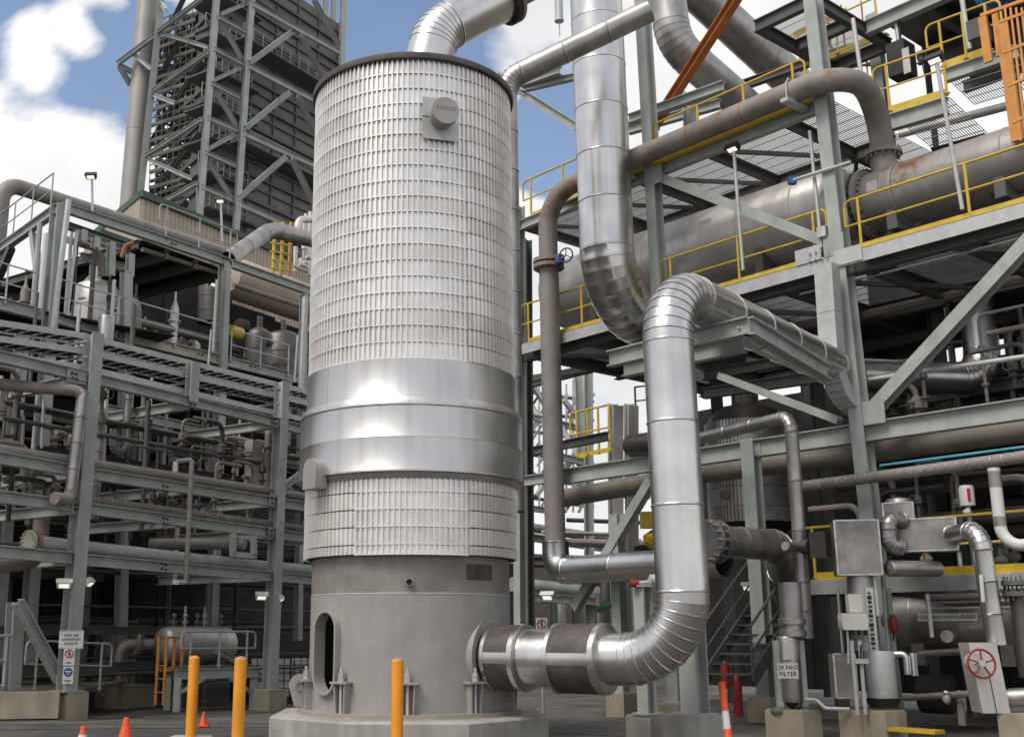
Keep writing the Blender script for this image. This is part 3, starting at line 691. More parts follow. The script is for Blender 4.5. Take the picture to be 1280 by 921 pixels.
part(v2, 'channel_head', MB().disc(a-PR.d*.75, PR.d, .60, .6, 40), 'rusty_vessel')
nzp = P(1120, 205, a.y); nc = a+PR.d*((V((nzp.x, nzp.y, 0))-V((a.x, a.y, 0))).dot(PR.d)); nc = V((nc.x, nc.y, a.z+.95))
part(v2, 'nozzle', MB().tube([nc-UP*.5, nc], .25, 24), 'rusty_vessel'); part(v2, 'nozzle_flange', MB().flange(nc, UP, .36, .08, 16), 'rusty_pipe')
part(v2, 'stiffener_ring', MB().ring(a+PR.d*.75, PR.d, .64, .58, .05, 48), 'rusty_vessel')
part(v2, 'patch_plate', MB().box(a+PR.d*.42-PR.m*.59+UP*.12, .22, .02, .2, PR.d, PR.m), 'vessel')
# rusty pipe: from the nozzle over the upper deck, then down past the valve
k0 = -.42
z0_ = Q(940, 137, k0).z
def atz(p, z): return V((p.x, p.y, z))
e0 = nc+UP*.03; top = [Q(689, 712, k0), atz(Q(684, 232, k0), z0_), atz(Q(1062, 106, k0), z0_), V((e0.x, e0.y, z0_)), e0]
rp = thing('rusty_pipe', 'rust streaked pipe running along the upper platform edge and bending down', 'pipe', top[2])
el = fillet(top, .85, 10)
part(rp, 'pipe_run', MB().tube(el[6:], .225, 24), 'rusty_pipe')
part(rp, 'drop_pipe', MB().tube(el[1:7], .224, 24), 'rusty_pipe')
fz = Q(684, 331, k0); zfl = fz.z; ctr = V((el[1].x, el[1].y, zfl)); part(rp, 'drop_pipe', MB().tube([V((ctr.x, ctr.y, zfl+.05)), el[1]], .2245, 24), 'grey_pipe')
bot = Q(689, 708, k0); part(rp, 'drop_pipe', MB().tube([V((ctr.x, ctr.y, zfl-.05)), V((ctr.x, ctr.y, bot.z+.25))], .232, 24), 'grey_pipe')
for dz in (-.07, .07): part(rp, 'flange', MB().flange(ctr+UP*dz, UP, .37, .085, 16, .022, .03), 'rusty_pipe')
for i in range(5):
    q = top[1]+(top[2]-top[1])*(.2+.17*i); part(rp, 'weld_ring', MB().disc(q, PR.d, .231, .03, 24), 'rust_orange' if i in (2, 3) else 'rusty_pipe')
def bracket(t, k): 
    b = MB().bar(PR.at(t, .05, z0_-.27), PR.at(t, k-.35, z0_-.27), .16, .08).tube([PR.at(t, k-.25, z0_-.25), PR.at(t, k-.25, z0_+.1), PR.at(t, k-.15, z0_+.24), PR.at(t, k+.15, z0_+.24), PR.at(t, k+.25, z0_+.1), PR.at(t, k+.25, z0_-.25)], .016, 6)
    part(rs, 'pipe_bracket', b, 'galv')
for px in (797, 1022): bracket(tpx(px), k0)
# the handwheel valve beside the flange
vl = thing('handwheel_valve', 'small valve with dark handwheel beside the flanged drop pipe', 'valve', ctr+PR.d*.4)
vc = ctr+PR.d*.42-PR.m*.05; part(vl, 'body', MB().tube([ctr+PR.d*.2, vc], .06, 10).lathe([(.02, -.14), (.1, -.1), (.12, 0), (.1, .1), (.02, .14)], vc, UP, 16), 'blue'); w = part(vl, 'handwheel', MB().torus(vc+PR.d*.3-PR.m*.1, -PR.m+PR.d*.3, .17, .018), 'black')
sp = MB(); 
for i in range(3): sp.tube([vc+PR.d*.3-PR.m*.1, vc+PR.d*.3-PR.m*.1+Matrix.Rotation(i*2.094, 3, PR.m) @ UP*.17], .012, 6)
part(w, 'spokes', sp, 'black'); part(vl, 'stem', MB().tube([vc, vc+PR.d*.3-PR.m*.1], .025, 8), 'galv')
# aluminium lagged foot of the drop pipe
lg = thing('lagged_pipe', 'shiny lagged pipe turning from the grey drop pipe and passing behind the duct', 'pipe', bot)
zb_ = bot.z-.10; f0 = V((ctr.x, ctr.y, bot.z+.55)); f1 = V((ctr.x, ctr.y, zb_)); f2 = atz(Q(905, 694, k0), zb_)
lagged(lg, [f0, f1, f2], .30, .36, 'alu', 1.35, 6, 32)
# top ducts
d1 = thing('riser_duct', 'widest bright lagged duct dropping from the top of the picture to a gored bend', 'duct', P(752, 200, 23))
q0, q1 = P(744, -25, 23), P(762, 382, 23); q1.x = q0.x+.05; lagged(d1, [q0, q1, atz(P(905, 430, 27.6), q1.z)], .585, 1.25, 'alu', 1.05, 10, 44)
d2 = thing('sloping_duct', 'lagged duct with a ringed bend sloping down behind the yellow rail, nearer the riser', 'duct', P(838, 50, 25)); q = [P(832, -25, 25.5), P(842, 56, 25.5), P(940, 141, 26.6)]
lagged(d2, q, .45, 1.0, 'alu_dull', 1.5, 7, 36)
d3 = thing('sloping_duct', 'straight lagged duct sloping down under the highest grating platform', 'duct', P(930, 50, 28)); lagged(d3, [P(848, -30, 28), P(1012, 122, 30)], .53, 1., 'alu_dull', 1.6, 5, 36)
# column-top pipes
tp = thing('top_outlet_pipe', 'shiny lagged pipe bending out of the column top with a dark bolted flange', 'pipe', P(535, 60, 17.6))
q = [P(533, 75, 17.9), P(546, 40, 17.9), P(628, -2, 18.2)]; q[0] = atz(q[1]-V((.28, 0, 0)), q[1].z-1.1); lagged(tp, q, .42, .75, 'alu', .9, 6, 40)
ax = (q[2]-q[1]).normalized()
for dd in (.02, .12): part(tp, 'flange', MB().flange(q[2]+ax*dd, ax, .52, .07, 20, .025, .03), 'rubber' if dd < .1 else 'rusty_pipe')
part(tp, 'stub', MB().tube([q[2]+ax*.15, q[2]+ax*2.2], .30, 28), 'tan_pipe')
sd_ = thing('side_pipe', 'dull lagged pipe curving down behind the column rim, held by a spring hanger', 'pipe', P(640, 100, 21)); q = [P(634, 640, 21.2), P(632, 101, 21.2), P(705, 62, 21.0), P(812, 14, 20.6)]; q[0] = atz(q[1], q[0].z)
lagged(sd_, [q[0], q[1], q[3]], .235, .5, 'alu_dull', .9, 6, 30)
hg = thing('spring_hanger', 'grey spring hanger can and rod above the side pipe', 'pipe hanger', P(699, 10, 21)); c0 = P(699, 26, 21); part(hg, 'can', MB().tube([c0, c0+UP*.55], .085, 16).disc(c0-UP*.02, UP, .1, .03, 16), 'galv'); part(hg, 'rod', MB().tube([c0, c0-UP*.36], .014, 6).tube([c0+UP*.5, c0+UP*1.3], .014, 6), 'galv')
# duct support frame and its columns
zf = 5.86
F = lambda x, y: on_z(x, y, zf)
fr = thing('duct_support', 'grey steel support frame under the high bend of the exhaust duct', 'support frame', F(868, 425))
for a, b in (((762, 449), (936, 407)), ((936, 407), (1034, 466)), ((780, 462), (930, 430))): part(fr, 'beam', MB().ibeam(F(*a), F(*b), .26, .16), 'steel')
bl = MB(); 
for i in range(4):
    c = F(928+4*(i % 2), 411+9*(i//2)); bl.tube([c, c+V((-.09, -.09, 0))], .02, 6)
part(fr, 'bolts', bl, 'galv', None, 'stuff')
def footcol(px, Y, z0, z1, w, d, root, m='steel'):
    p = P(px, 880, Y); part(root, 'column', MB().ibeam((p.x, p.y, z0), (p.x, p.y, z1), d, w, PR.m), m); part(root, 'base_plate', MB().box((p.x, p.y, z0+.015), w*1.6, d*1.6, .03, PR.d, PR.m), m)
z1 = P(868, 893, 16).z; footcol(869, 16, z1, zf-.1, .28, .28, fr)
pedestal('pale concrete pedestal under the thick column behind the exhaust duct bend', 868, 16.1, .62, .62, z1, m='pale_concrete')
z1 = P(809, 893, 16.9).z; ps = thing('pipe_support', 'slim grey post with a red valve below the lagged pipe', 'pipe support', P(809, 893, 16.9)); footcol(809, 16.9, z1, P(809, 734, 16.9).z, .2, .2, ps)
pedestal('concrete pedestal under the slim grey post left of the duct bend', 810, 17.0, .46, .46, z1, m='pale_concrete')
c = P(798, 729, 16.8); part(ps, 'top_plate', MB().box(P(809, 734, 16.9)+UP*.02, .36, .3, .03), 'steel'); rv = part(ps, 'valve', MB().tube([c, P(822, 727, 16.8)], .04, 10).lathe([(.02, -.1), (.09, -.06), (.09, .06), (.02, .1)], P(818, 725, 16.8), V((1, 0, 0)), 14), 'galv'); part(rv, 'valve_cap', MB().tube([P(788, 729, 16.8), c], .055, 12), 'red')
for px, Y, py0, py1, lab in ((779, 24.5, 866, 730, 'concrete pedestal seen under the duct, left of the slim post'), (846, 20.5, 878, 800, 'brown concrete pedestal behind the thick support column')):
    z1 = P(px, py0, Y).z; pedestal(lab, px, Y, .5, .5, z1, gz(0, Y)-.01); footcol(px, Y, z1, P(px, py1, Y).z+1.5, .24, .24, rs)
for px, Y, lab, z1 in ((663, 19.2, 'short brown concrete pedestal beside the octagonal plinth', .28),): pedestal(lab, px, Y, .30, .30, z1)
# ================================================================== equipment at the foot of the right-hand structure
tF0 = tpx(1012, .0, 728)
# mezzanine
mz = thing('mezzanine', 'low steel platform with yellow kick plates behind the insulated boxes', 'platform', PR.at(tF0+2, 2, zF))
part(mz, 'edge_channel', MB().bar(PR.at(tF0, 0, zF-.14), PR.at(tr+1, 0, zF-.14), .02, .24), 'steel'); part(mz, 'edge_channel', MB().bar(PR.at(tF0, .06, zF-.01), PR.at(tr+1, .06, zF-.01), .12, .02), 'galv')
deck(mz, PR.at(tF0, .1, zF-.02), PR.d, PR.m, tr+1-tF0, 4.0, pitch=.05); front(zF-.02, tF0, tr+1, 4.0, .3, .16, 'steel_dark'); beam(rs, PR.at(tF0, 0, zF-.15), PR.at(tF0, 4, zF-.15), .26, .14, 'steel_dark')
rail('short yellow guard rail left of the tall insulated box', [PR.at(tF0+.1, .05, zF), PR.at(tF0+1.4, .05, zF)], .95, .9, ends=(1, 0))
rail('yellow guard rail behind the long insulated box and white riser', [PR.at(tF0+2.2, .05, zF), PR.at(tr+1, .05, zF)], .95, 1.9, ends=(0, 0))
ps_ = MB()
for i, (k, z) in enumerate(((-.10, -.36), (-.14, -.45), (-.1, -.54))): spath('service_pipe', ('slim grey pipe clipped below the mezzanine edge, uppermost', 'dull red pipe clipped below the mezzanine edge', 'thin pale conduit under the dull red pipe')[i], 'pipe', [PR.at(tF0+2.3, k, zF+z), PR.at(tr+1, k, zF+z)], (.05, .022, .02)[i], ('grey_pipe', 'rusty_vessel', 'galv')[i])
# big old pipes crossing the bay
def run(name, label, pts, k, r, m, bend=None, seams=0, lv=True):
    w = [Q(x, y, k) for x, y in pts]
    return pipe(name, label, 'pipe', w, r, m, bend, 20, None, (), seams)
run('tan_pipe', 'thick weathered brown pipe crossing behind the tall column at mid height', [(703, 623), (880, 591), (1075, 567), (1300, 534)], .75, .215, 'tan_pipe')
run('teal_pipe', 'thin teal pipe above the banded pipe', [(1100, 582), (1300, 556)], -.15, .025, 'teal')
run('banded_pipe', 'lagged pipe with close bands, crossing in front of the tall column', [(994, 609), (1110, 594), (1300, 568)], -.45, .10, 'grey_pipe', None, .18)
w = [P(876, 542, 21.5), P(988, 520, 19.2), P(990, 640, 19.2), P(1003, 725, 19.2)]; w[2] = atz(w[1], w[2].z); w[3] = atz(w[1], w[3].z)
lg2 = thing('lagged_riser', 'lagged pipe with an elbow dropping in front of the ribbed dark vessel', 'pipe', w[1]); w[0].z = w[1].z; lagged(lg2, [w[0], w[1], w[3]], .115, .26, 'alu_dull', .8, 5, 24)
spath('old_pipe', 'dull brown pipe sloping under the mid platform, right of the tall column', 'pipe', [Q(900, 420, 3), Q(1066, 397, 3), Q(1300, 344, 3)], .10, 'grey_pipe'); 
run('conduit', 'thin pale conduit slung beneath the mid platform edge', [(1000, 368), (1300, 292)], .5, .022, 'galv'); run('slim_pipe', 'slim pale pipe above the mid height beam', [(1050, 480), (1300, 443)], .3, .045, 'galv')
# rectangular ducting beside the tall column
bd = thing('box_duct', 'pale rectangular duct hanging beside the tall column, curved at its lower end', 'duct', P(1043, 420, 19.5))
a0, a1 = P(1033, 332, 19.6), P(1041, 452, 19.6); 
for p, q in ((a0, a0+(a1-a0)*.5), (a0+(a1-a0)*.505, a1)): part(bd, 'duct_sheet', MB().bar(p, q, .36, .26, PR.m), 'galv')
vs = [a1+Matrix.Rotation(0, 3, 'Z') @ V((0, 0, 0))]; q = fillet([a1, a1-UP*.55, a1-UP*.85+PR.m*.9], .6, 6); 
for i in range(len(q)-1): part(bd, 'duct_sheet', MB().bar(q[i], q[i+1]+(q[i+1]-q[i])*.12, .355-.002*i, .26, PR.m), 'galv')
# ribbed dark vessel
def ribbed(name, label, px, Y, prof, m, n=70, cone=None):
    root = None; c = P(px, prof[0][1], Y); root = thing(name, label, 'vessel', c)
    for i in range(len(prof)-1):
        (h0, y0), (h1, y1) = prof[i], prof[i+1]; p0, p1 = P(px, y0, Y), P(px, y1, Y); r0_, r1_ = hw(h0, p0), hw(h1, p1); vs = []; fs = []; c4 = n*4
        for z, r in ((p0.z-.012, r0_), (p1.z, r1_)):
            for k in range(n):
                for f, d in ((0, 0), (.1, .03), (.4, .03), (.5, 0)): a = 2*math.pi*(k+f)/n; vs.append(V((c.x, c.y, z))+cyl(a)*(r+d))
        fs = [(k, (k+1) % c4, c4+(k+1) % c4, c4+k) for k in range(c4)]
        part(root, 'cladding_band', MB().add(vs, fs), m)
    return root, c
rv_, c = ribbed('ribbed_vessel', 'dark upright vessel with vertical ribs behind the brown pipe', 933, 25, [(50, 530), (51, 575), (51, 612), (52, 636), (52, 655)], 'alu_dull')
lo_ = P(933, 655, 25).z; hi_ = P(933, 530, 25).z; part(rv_, 'cone', MB().lathe([(hw(51, c), lo_), (hw(30, c), lo_-.35), (hw(12, c), lo_-.7), (.05, lo_-.8)], V((c.x, c.y, 0)), UP, 40), 'bay_shade')
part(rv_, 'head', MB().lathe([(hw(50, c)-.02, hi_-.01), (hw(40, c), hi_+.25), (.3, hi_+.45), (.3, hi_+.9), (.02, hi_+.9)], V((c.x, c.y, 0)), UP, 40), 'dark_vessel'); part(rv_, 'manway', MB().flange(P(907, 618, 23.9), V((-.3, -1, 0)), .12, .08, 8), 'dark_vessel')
part(rv_, 'core', MB().lathe([(hw(50, c)-.03, lo_), (hw(49, c)-.03, hi_)], V((c.x, c.y, 0)), UP, 32), 'bay_shade')
# bolted elbow stub
st = thing('bolted_elbow', 'lagged elbow with a ring of flange bolts emerging right of the exhaust duct', 'pipe', P(900, 678, 19.6)); q = [P(884, 676, 19.4), P(972, 694, 20.3), P(990, 760, 22.5)]; q[1].z = q[0].z
lagged(st, q, .275, .42, 'alu_dull', .9, 5, 32); ax = (q[1]-q[0]).normalized(); part(st, 'flange', MB().flange(q[0]+ax*.02, ax, .38, .06, 14, .03, .07), 'alu_dull'); part(st, 'flange', MB().flange(q[0]+ax*.2, ax, .38, .06, 14, .03, .07), 'alu_dull')
# small upright lagged line with a capped branch, and the filter
fl = thing('pipe_filter', 'upright metal filter housing on a concrete pedestal, lettered NH3 FILTER', 'filter', P(988, 886, 18.3)); Yf = 18.3
mb, c = vlathe(990, 875, Yf, [(13, 877), (14, 872), (14, 797), (13, 795)]); part(fl, 'body', mb, 'alu_dull'); mb, _ = vlathe(990, 780, Yf, [(15, 797), (17, 795), (17, 788), (14, 787), (14, 781), (17, 780), (17, 773), (15, 772)]); part(fl, 'clamp_rings', mb, 'alu_dull'); mb, _ = vlathe(988, 750, Yf, [(14, 775), (14, 728), (1, 727)]); part(fl, 'head', mb, 'alu_dull'); mb, _ = vlathe(990, 880, Yf, [(12, 876), (3, 884), (1, 886)], 20); part(fl, 'cone', mb, 'bay_shade')
for dx in (-16, 17):
    p = P(990+dx*.92, 880, Yf); part(fl, 'leg', MB().ibeam(V((p.x, p.y, .38)), V((p.x, p.y, P(990, 800, Yf).z)), .1, .1), 'steel'); part(fl, 'foot', MB().lathe([(.16, 0), (.16, .04), (.08, .1)], V((p.x, p.y, .38)), UP, 14), 'steel_dark')
zt = P(985, 838, Yf-.25); part(fl, 'label_strip', MB().box(zt+V((0, .008, 0)), .32, .012, .23), 'cream'); lettering(fl, '24 NH3\nFILTER', .095, zt, V((1, 0, 0)), UP, 'ink'); part(fl, 'data_plate', MB().box(P(985, 815, Yf-.2), .16, .03, .22), 'vessel')
pedestal('tan concrete pedestal under the upright NH3 filter', 991, Yf, .68, .5, P(991, 887, Yf-.2).z, m='concrete')
pedestal('tan concrete pedestal under the short drum and control valve', 1090, 18.0, .78, .6, P(1090, 888, 17.7).z, m='concrete'); pedestal('tan concrete block at the right edge under the valve pipework', 1285, 16.6, .6, .6, P(1285, 892, 16.4).z, m='concrete')
br = thing('drain_line', 'pale bent drain line between the two tan pedestals', 'pipe', P(1030, 880, 18)); part(br, 'pipe_run', MB().tube(fillet([P(1006, 874, 18.1), P(1020, 874, 18.1), P(1032, 885, 18), P(1062, 886, 17.9)], .08, 4), .03, 8), 'galv')
cb = thing('capped_branch', 'short capped lagged branch on the lagged riser', 'pipe', P(1000, 686, 19)); c0 = w[3]*1; c0 = V((w[1].x, w[1].y, P(1000, 684, 19.2).z)); part(cb, 'branch', MB().tube([c0, c0-PR.m*.42], .085, 18), 'alu_dull'); part(cb, 'cap', MB().disc(c0-PR.m*.42, -PR.m, .07, .02, 18), 'galv')
part(cb, 'side_box', MB().tube([c0, c0+PR.d*.25-PR.m*.05], .13, 18).box(c0+PR.d*.42+UP*.02, .3, .26, .42, PR.d, PR.m), 'dark_vessel')
lgx = thing('lagged_riser', 'lower lagged pipe continuing down behind the filter head', 'pipe', w[3]); lagged(lgx, [w[3], w[3]-UP*.95], .12, .2, 'alu_dull', .5, 4, 24)
# insulated boxes
def ibox(label, px0, px1, py0, py1, Y, dep, yaw, m='box_metal', cap=True):
    bx = pbox(px0, px1, py0, py1, Y, dep, yaw); cc, w_, h, X, Yv = bx; root = thing('insulation_box', label, 'insulated box', cc-UP*h/2)
    part(root, 'casing', MB().box(cc, w_, dep, h, X, Yv), m)
    fr_ = MB()
    for s in (-1, 1): fr_.box(cc+X*(s*w_/2)-Yv*(dep/2), .03, .03, h+.012, X, Yv).box(cc+UP*(s*h/2)-Yv*(dep/2), w_-.04, .022, .022, X, Yv)
    part(root, 'edge_trim', fr_, 'alu_seam'); return root, bx
YW = R(-12)
ib, bx = ibox('tall dented insulation box above the labelled pipe', 1047, 1098, 650, 718, 18.0, .5, YW)
mb, c = vlathe(1079, 766, 18.25, [(17, 813), (17, 773), (18, 770), (17, 768), (17, 745), (16, 716)]); lp = thing('labelled_pipe', 'upright lagged pipe with a vertical lettered label below the tall insulation box', 'pipe', c); part(lp, 'lagging', mb, 'alu_dull'); mk = MB(); o0 = P(1089, 775, 18.0)-V((0, .008, 0))
for i in range(13): mk.box(o0+UP*(-.42+.07*i), .05+.02*(i % 2), .006, .025+.015*((i*7) % 3))
part(lp, 'worn_lettering', mk, 'ink', None, 'stuff'); part(lp, 'label_strip', MB().box(P(1089, 775, 18.03)-V((.0, .012, 0)), .13, .012, 1.0), 'white'); part(lp, 'arrow_strip', MB().box(P(1095, 745, 18.08), .05, .012, .6), 'white')
jb = thing('junction_box', 'small pale grey junction box above the cream enclosure', 'box', P(1069, 753, 17.9)); box_part(jb, 'casing', pbox(1061, 1078, 742, 765, 17.8, .14), .14, 'cream')
eb = thing('enclosure', 'cream instrument enclosure with glands, in front of the labelled pipe', 'box', P(1068, 776, 17.7)); bx = pbox(1053, 1085, 766, 787, 17.6, .2); cc, w_, h, X, Yv = bx; bm_ = [(x*w_/2, z*h/2) for x, z in ((-1, -.8), (-.9, -1), (.9, -1), (1, -.8), (1, .8), (.9, 1), (-.9, 1), (-1, .8))]; part(eb, 'casing', MB().prism([cc-Yv*.1+X*x+UP*z for x, z in bm_], Yv*.2), 'cream')
gl = MB(); 
for i in range(3): gl.tube([cc+X*(-.02+.1*i)-UP*(h/2-.02), cc+X*(-.02+.1*i)-UP*(h/2+.08)], .028, 8)
part(eb, 'glands', gl, 'black'); part(eb, 'conduit', MB().tube(fillet([cc-X*.1-UP*(h/2), cc-X*.1-UP*(h/2+.25), cc-X*.12-UP*(h/2+.5)], .1, 4), .02, 8), 'galv')
ib2, _ = ibox('flat insulation box standing beside the short drum', 1044, 1070, 817, 872, 17.9, .35, R(-6), 'skirt_raw')
mb, c = vlathe(1101, 842, 18.0, [(17.5, 872), (18, 870), (18, 815), (17, 813)]); sd2 = thing('insulated_drum', 'short mottled insulated drum on the tan pedestal', 'drum', c); part(sd2, 'casing', mb, 'galv'); part(sd2, 'bottom_bracket', MB().lathe([(.2, P(1100, 884, 18).z), (.26, P(1100, 873, 18).z)], V((c.x, c.y, 0)), UP, 20), 'bay_shade'); part(sd2, 'outlet', MB().tube(fillet([c+V((.2, -.05, .3)), c+V((.36, -.15, .3)), c+V((.36, -.15, -.0))], .07, 4), .055, 12).tube([c+V((.48, -.1, .32)), c+V((.48, -.1, -.02))], .06, 12), 'alu')
cv = thing('control_valve', 'slim control valve stand between the flat box and the drum', 'valve', P(1073, 880, 17.7)); 
for px in (1071, 1081): q_ = P(px, 880, 17.65); part(cv, 'yoke', MB().tube([V((q_.x, q_.y, .4)), V((q_.x, q_.y, P(px, 800, 17.65).z))], .032, 10), 'galv')
part(cv, 'crosshead', MB().box(P(1076, 826, 17.62), .2, .1, .07), 'galv'); part(cv, 'stem', MB().tube([P(1076, 826, 17.62), P(1076, 806, 17.62)], .018, 8), 'rubber')
ib3, bx3 = ibox('long insulation box with mitred end on the mezzanine edge', 1123, 1188, 648, 688, 18.0, .55, R(-28))
ib4, _ = ibox('small insulation box above the long insulation box', 1107, 1138, 628, 648, 18.6, .45, R(-28)); part(ib4, 'dome', MB().lathe([(.22, 0), (.2, .08), (.02, .12)], P(1124, 630, 18.8), UP, 20), 'alu_dull')
se = thing('lagged_elbow', 'small ringed elbow linking the two boxes', 'pipe', P(1112, 660, 17.9)); lagged(se, [P(1128, 650, 18.1), P(1110, 650, 18.0), P(1111, 682, 18.0), P(1128, 684, 18.0)], .13, .14, 'alu_dull', .4, 4, 24)
ce = thing('capped_end', 'capped lagged pipe end pointing outwards below the small ringed elbow', 'pipe', P(1110, 710, 17.8)); c = P(1111, 710, 17.9); part(ce, 'lagging', MB().tube([c, c+PR.m*.8+PR.d*.4], .125, 24), 'alu_dull'); part(ce, 'end_cap', MB().lathe([(.002, -.02), (.115, 0), (.125, .03)], c-PR.m*.01, PR.m*.9+PR.d*.4, 24), 'alu_seam')
vp = thing('valve_pipe', 'lagged pipe bending down from the long insulation box to the valve box', 'pipe', P(1220, 690, 17.2)); q = [P(1190, 668, 17.75), P(1224, 666, 17.0), P(1238, 806, 16.8)]; q[1].z = q[0].z; q[2] = atz(q[1]+V((.07, -.02, 0)), q[2].z); lagged(vp, q, .145, .27, 'alu', .55, 6, 30)
part(vp, 'label_strip', MB().bar(P(1226, 718, 16.82), P(1229, 752, 16.82), .05, .012, V((0, 1, 0))), 'white')
vb = thing('valve_box', 'pale insulated valve box with a red handwheel at lower right', 'valve', P(1240, 890, 16.8)); bx = pbox(1216, 1253, 803, 891, 16.6, .4, R(-4)); cc, w_, h, X, Yv = bx
tp_ = [(-.5, .5), (.42, .5), (.62, -.5), (-.28, -.5)]; part(vb, 'casing', MB().prism([cc-Yv*.2+X*(x*w_)+UP*(z*h) for x, z in tp_], Yv*.4), 'vessel'); part(vb, 'seam', MB().bar(cc-Yv*.203+X*(.05*w_)+UP*(.1*h), cc-Yv*.203+X*(.17*w_)-UP*(.5*h), .012, .006, Yv), 'rubber')
wc = P(1227, 829, 16.3); whl = part(vb, 'handwheel', MB().torus(wc, V((.05, -1, .1)), .195, .017, 28), 'red'); sp = MB()
for i in range(5): a = 2*math.pi*i/5+.3; sp.tube([wc, wc+V((math.cos(a)*.19, 0, math.sin(a)*.19))], .013, 6)
part(whl, 'spokes', sp, 'red'); part(whl, 'hub', MB().disc(wc-V((0, .03, 0)), V((0, 1, 0)), .045, .06, 14), 'galv'); part(vb, 'stem', MB().tube([wc, wc+V((0, .25, 0))], .02, 8), 'galv'); part(vb, 'bonnet', MB().disc(wc+V((.01, .2, .01)), V((0, 1, 0)), .13, .08, 20), 'galv')
part(vb, 'stub', MB().tube([P(1254, 872, 16.8), P(1300, 870, 16.6)], .13, 20), 'alu_dull'); part(vb, 'drain', MB().tube([P(1250, 890, 16.8), V((P(1250, 890, 16.8).x, 16.8, 0))], .05, 10), 'grey_pipe')
# vaporiser drum
a, b = P(1118, 779, 20.0), P(1300, 771, 18.6); a.z = b.z = (a.z+b.z)/2; vd = hvessel('vaporiser_drum', 'dark horizontal drum lettered NH3 VAPOURISER under the mezzanine', a, b, .56, 'box_metal', 3); ax = (b-a).normalized(); fr2 = ax.cross(UP); fr2 = fr2 if fr2.y < 0 else -fr2
tp2 = P(1184, 771, 18.8); part(vd, 'label_strip', MB().box(tp2-fr2*.02, .92, .012, .12, ax, fr2), 'cream'); lettering(vd, 'E24 NH3 VAPOURISER', .09, V((tp2.x, tp2.y, tp2.z)), ax, UP, 'ink')
part(vd, 'drum_nozzle', MB().flange(P(1184, 795, 18.75), fr2, .1, .06, 8).tube([P(1184, 795, 18.75), P(1184, 795, 18.75)-fr2*.4], .07, 12), 'vessel'); 
spath('gauge_stem', 'thin grey hanger rod in front of the dark drum', 'pipe', [P(1159, 742, 18.4), P(1165, 796, 18.4)], .035, 'galv')
spath('shiny_pipe', 'polished pipe passing under the dark drum', 'pipe', [P(1150, 817, 18.6), P(1216, 813, 17.6)], .055, 'alu'); spath('low_pipe', 'low brass coloured pipe with drain valves near the floor', 'pipe', [P(1130, 872, 18.8), P(1222, 866, 17.6)], .05, 'tan_pipe')
for px in (1183, 1200): dv = thing('drain_valve', 'small drain valve on the low brass coloured pipe, '+('left one' if px < 1190 else 'right one'), 'valve', P(px, 872, 18)); part(dv, 'body', MB().lathe([(.02, -.1), (.06, -.05), (.06, .05), (.02, .1)], P(px, 871, 18.0), UP, 12), 'galv'); part(dv, 'handle', MB().bar(P(px-5, 866, 17.95), P(px+5, 867, 17.95), .02, .02), 'red')
spath('drain_post', 'short brown drain post under the low pipe', 'pipe', [P(1201, 878, 18.0), P(1203, 906, 18.0)], .06, 'tan_pipe')
fp = thing('flanged_pipe', 'dark flanged pipe at the right edge beside the drum', 'pipe', P(1273, 740, 17)); c = P(1275, 742, 17.0); part(fp, 'pipe_run', MB().tube([c-UP*1.2, c], .15, 20), 'dark_vessel'); part(fp, 'flange', MB().flange(c, UP, .24, .07, 10), 'steel_dark'); part(fp, 'flange', MB().flange(c+UP*.16, UP, .24, .07, 10), 'steel_dark')
lb = MB().lathe([(.3, 0), (.32, .03), (.32, .5), (.3, .53), (.02, .55)], P(1150, 866, 19.6), V((.8, -.6, 0)), 28); single('lower_drum', lb, 'bay_shade', 'black shadowed drum low under the dark vapouriser drum', 'drum')
red = thing('red_valve', 'small red valve on the dark upright beside the drum', 'valve', P(1117, 781, 18.9)); part(red, 'body', MB().lathe([(.02, -.16), (.06, -.1), (.07, .05), (.03, .16)], P(1117, 780, 18.8), UP, 12), 'red'); part(red, 'stem', MB().tube([P(1117, 768, 18.85), P(1117, 800, 18.85)], .015, 6), 'rubber')
for i, (px, y0, y1, Y, r, m) in enumerate(((1104, 735, 812, 18.9, .035, 'galv'), (1110, 735, 815, 18.9, .05, 'steel'), (1047, 735, 815, 18.6, .02, 'galv'), (1199, 690, 728, 18.8, .035, 'galv'), (1246, 586, 676, 17.4, .08, 'white'))):
    if i == 4: continue
    spath('upright_pipe', ('thin bright upright left of the red valve', 'flat grey upright pipe by the red valve', 'thin rod left of the cream enclosure', 'short post below the long insulation box')[i], 'pipe', [P(px, y0, Y), V((P(px, y0, Y).x, Y, P(px, y1, Y).z))], r, m)
wr = thing('white_riser', 'white pipe with rust patches bending to the right below the banded pipe', 'pipe', P(1246, 640, 17.3)); q = [P(1242, 585, 17.3), P(1247, 684, 17.3), P(1290, 680, 17.0)]; q[1] = atz(q[0], q[1].z); part(wr, 'pipe_run', MB().tube(fillet(q, .3, 8), .09, 18), 'white'); part(wr, 'rust_band', MB().tube([q[0]-UP*.05, q[0]-UP*.3], .0925, 18), 'rusty_vessel'); part(wr, 'rust_band', MB().tube([q[0]-UP*.75, q[0]-UP*.9], .0925, 18), 'rusty_vessel')
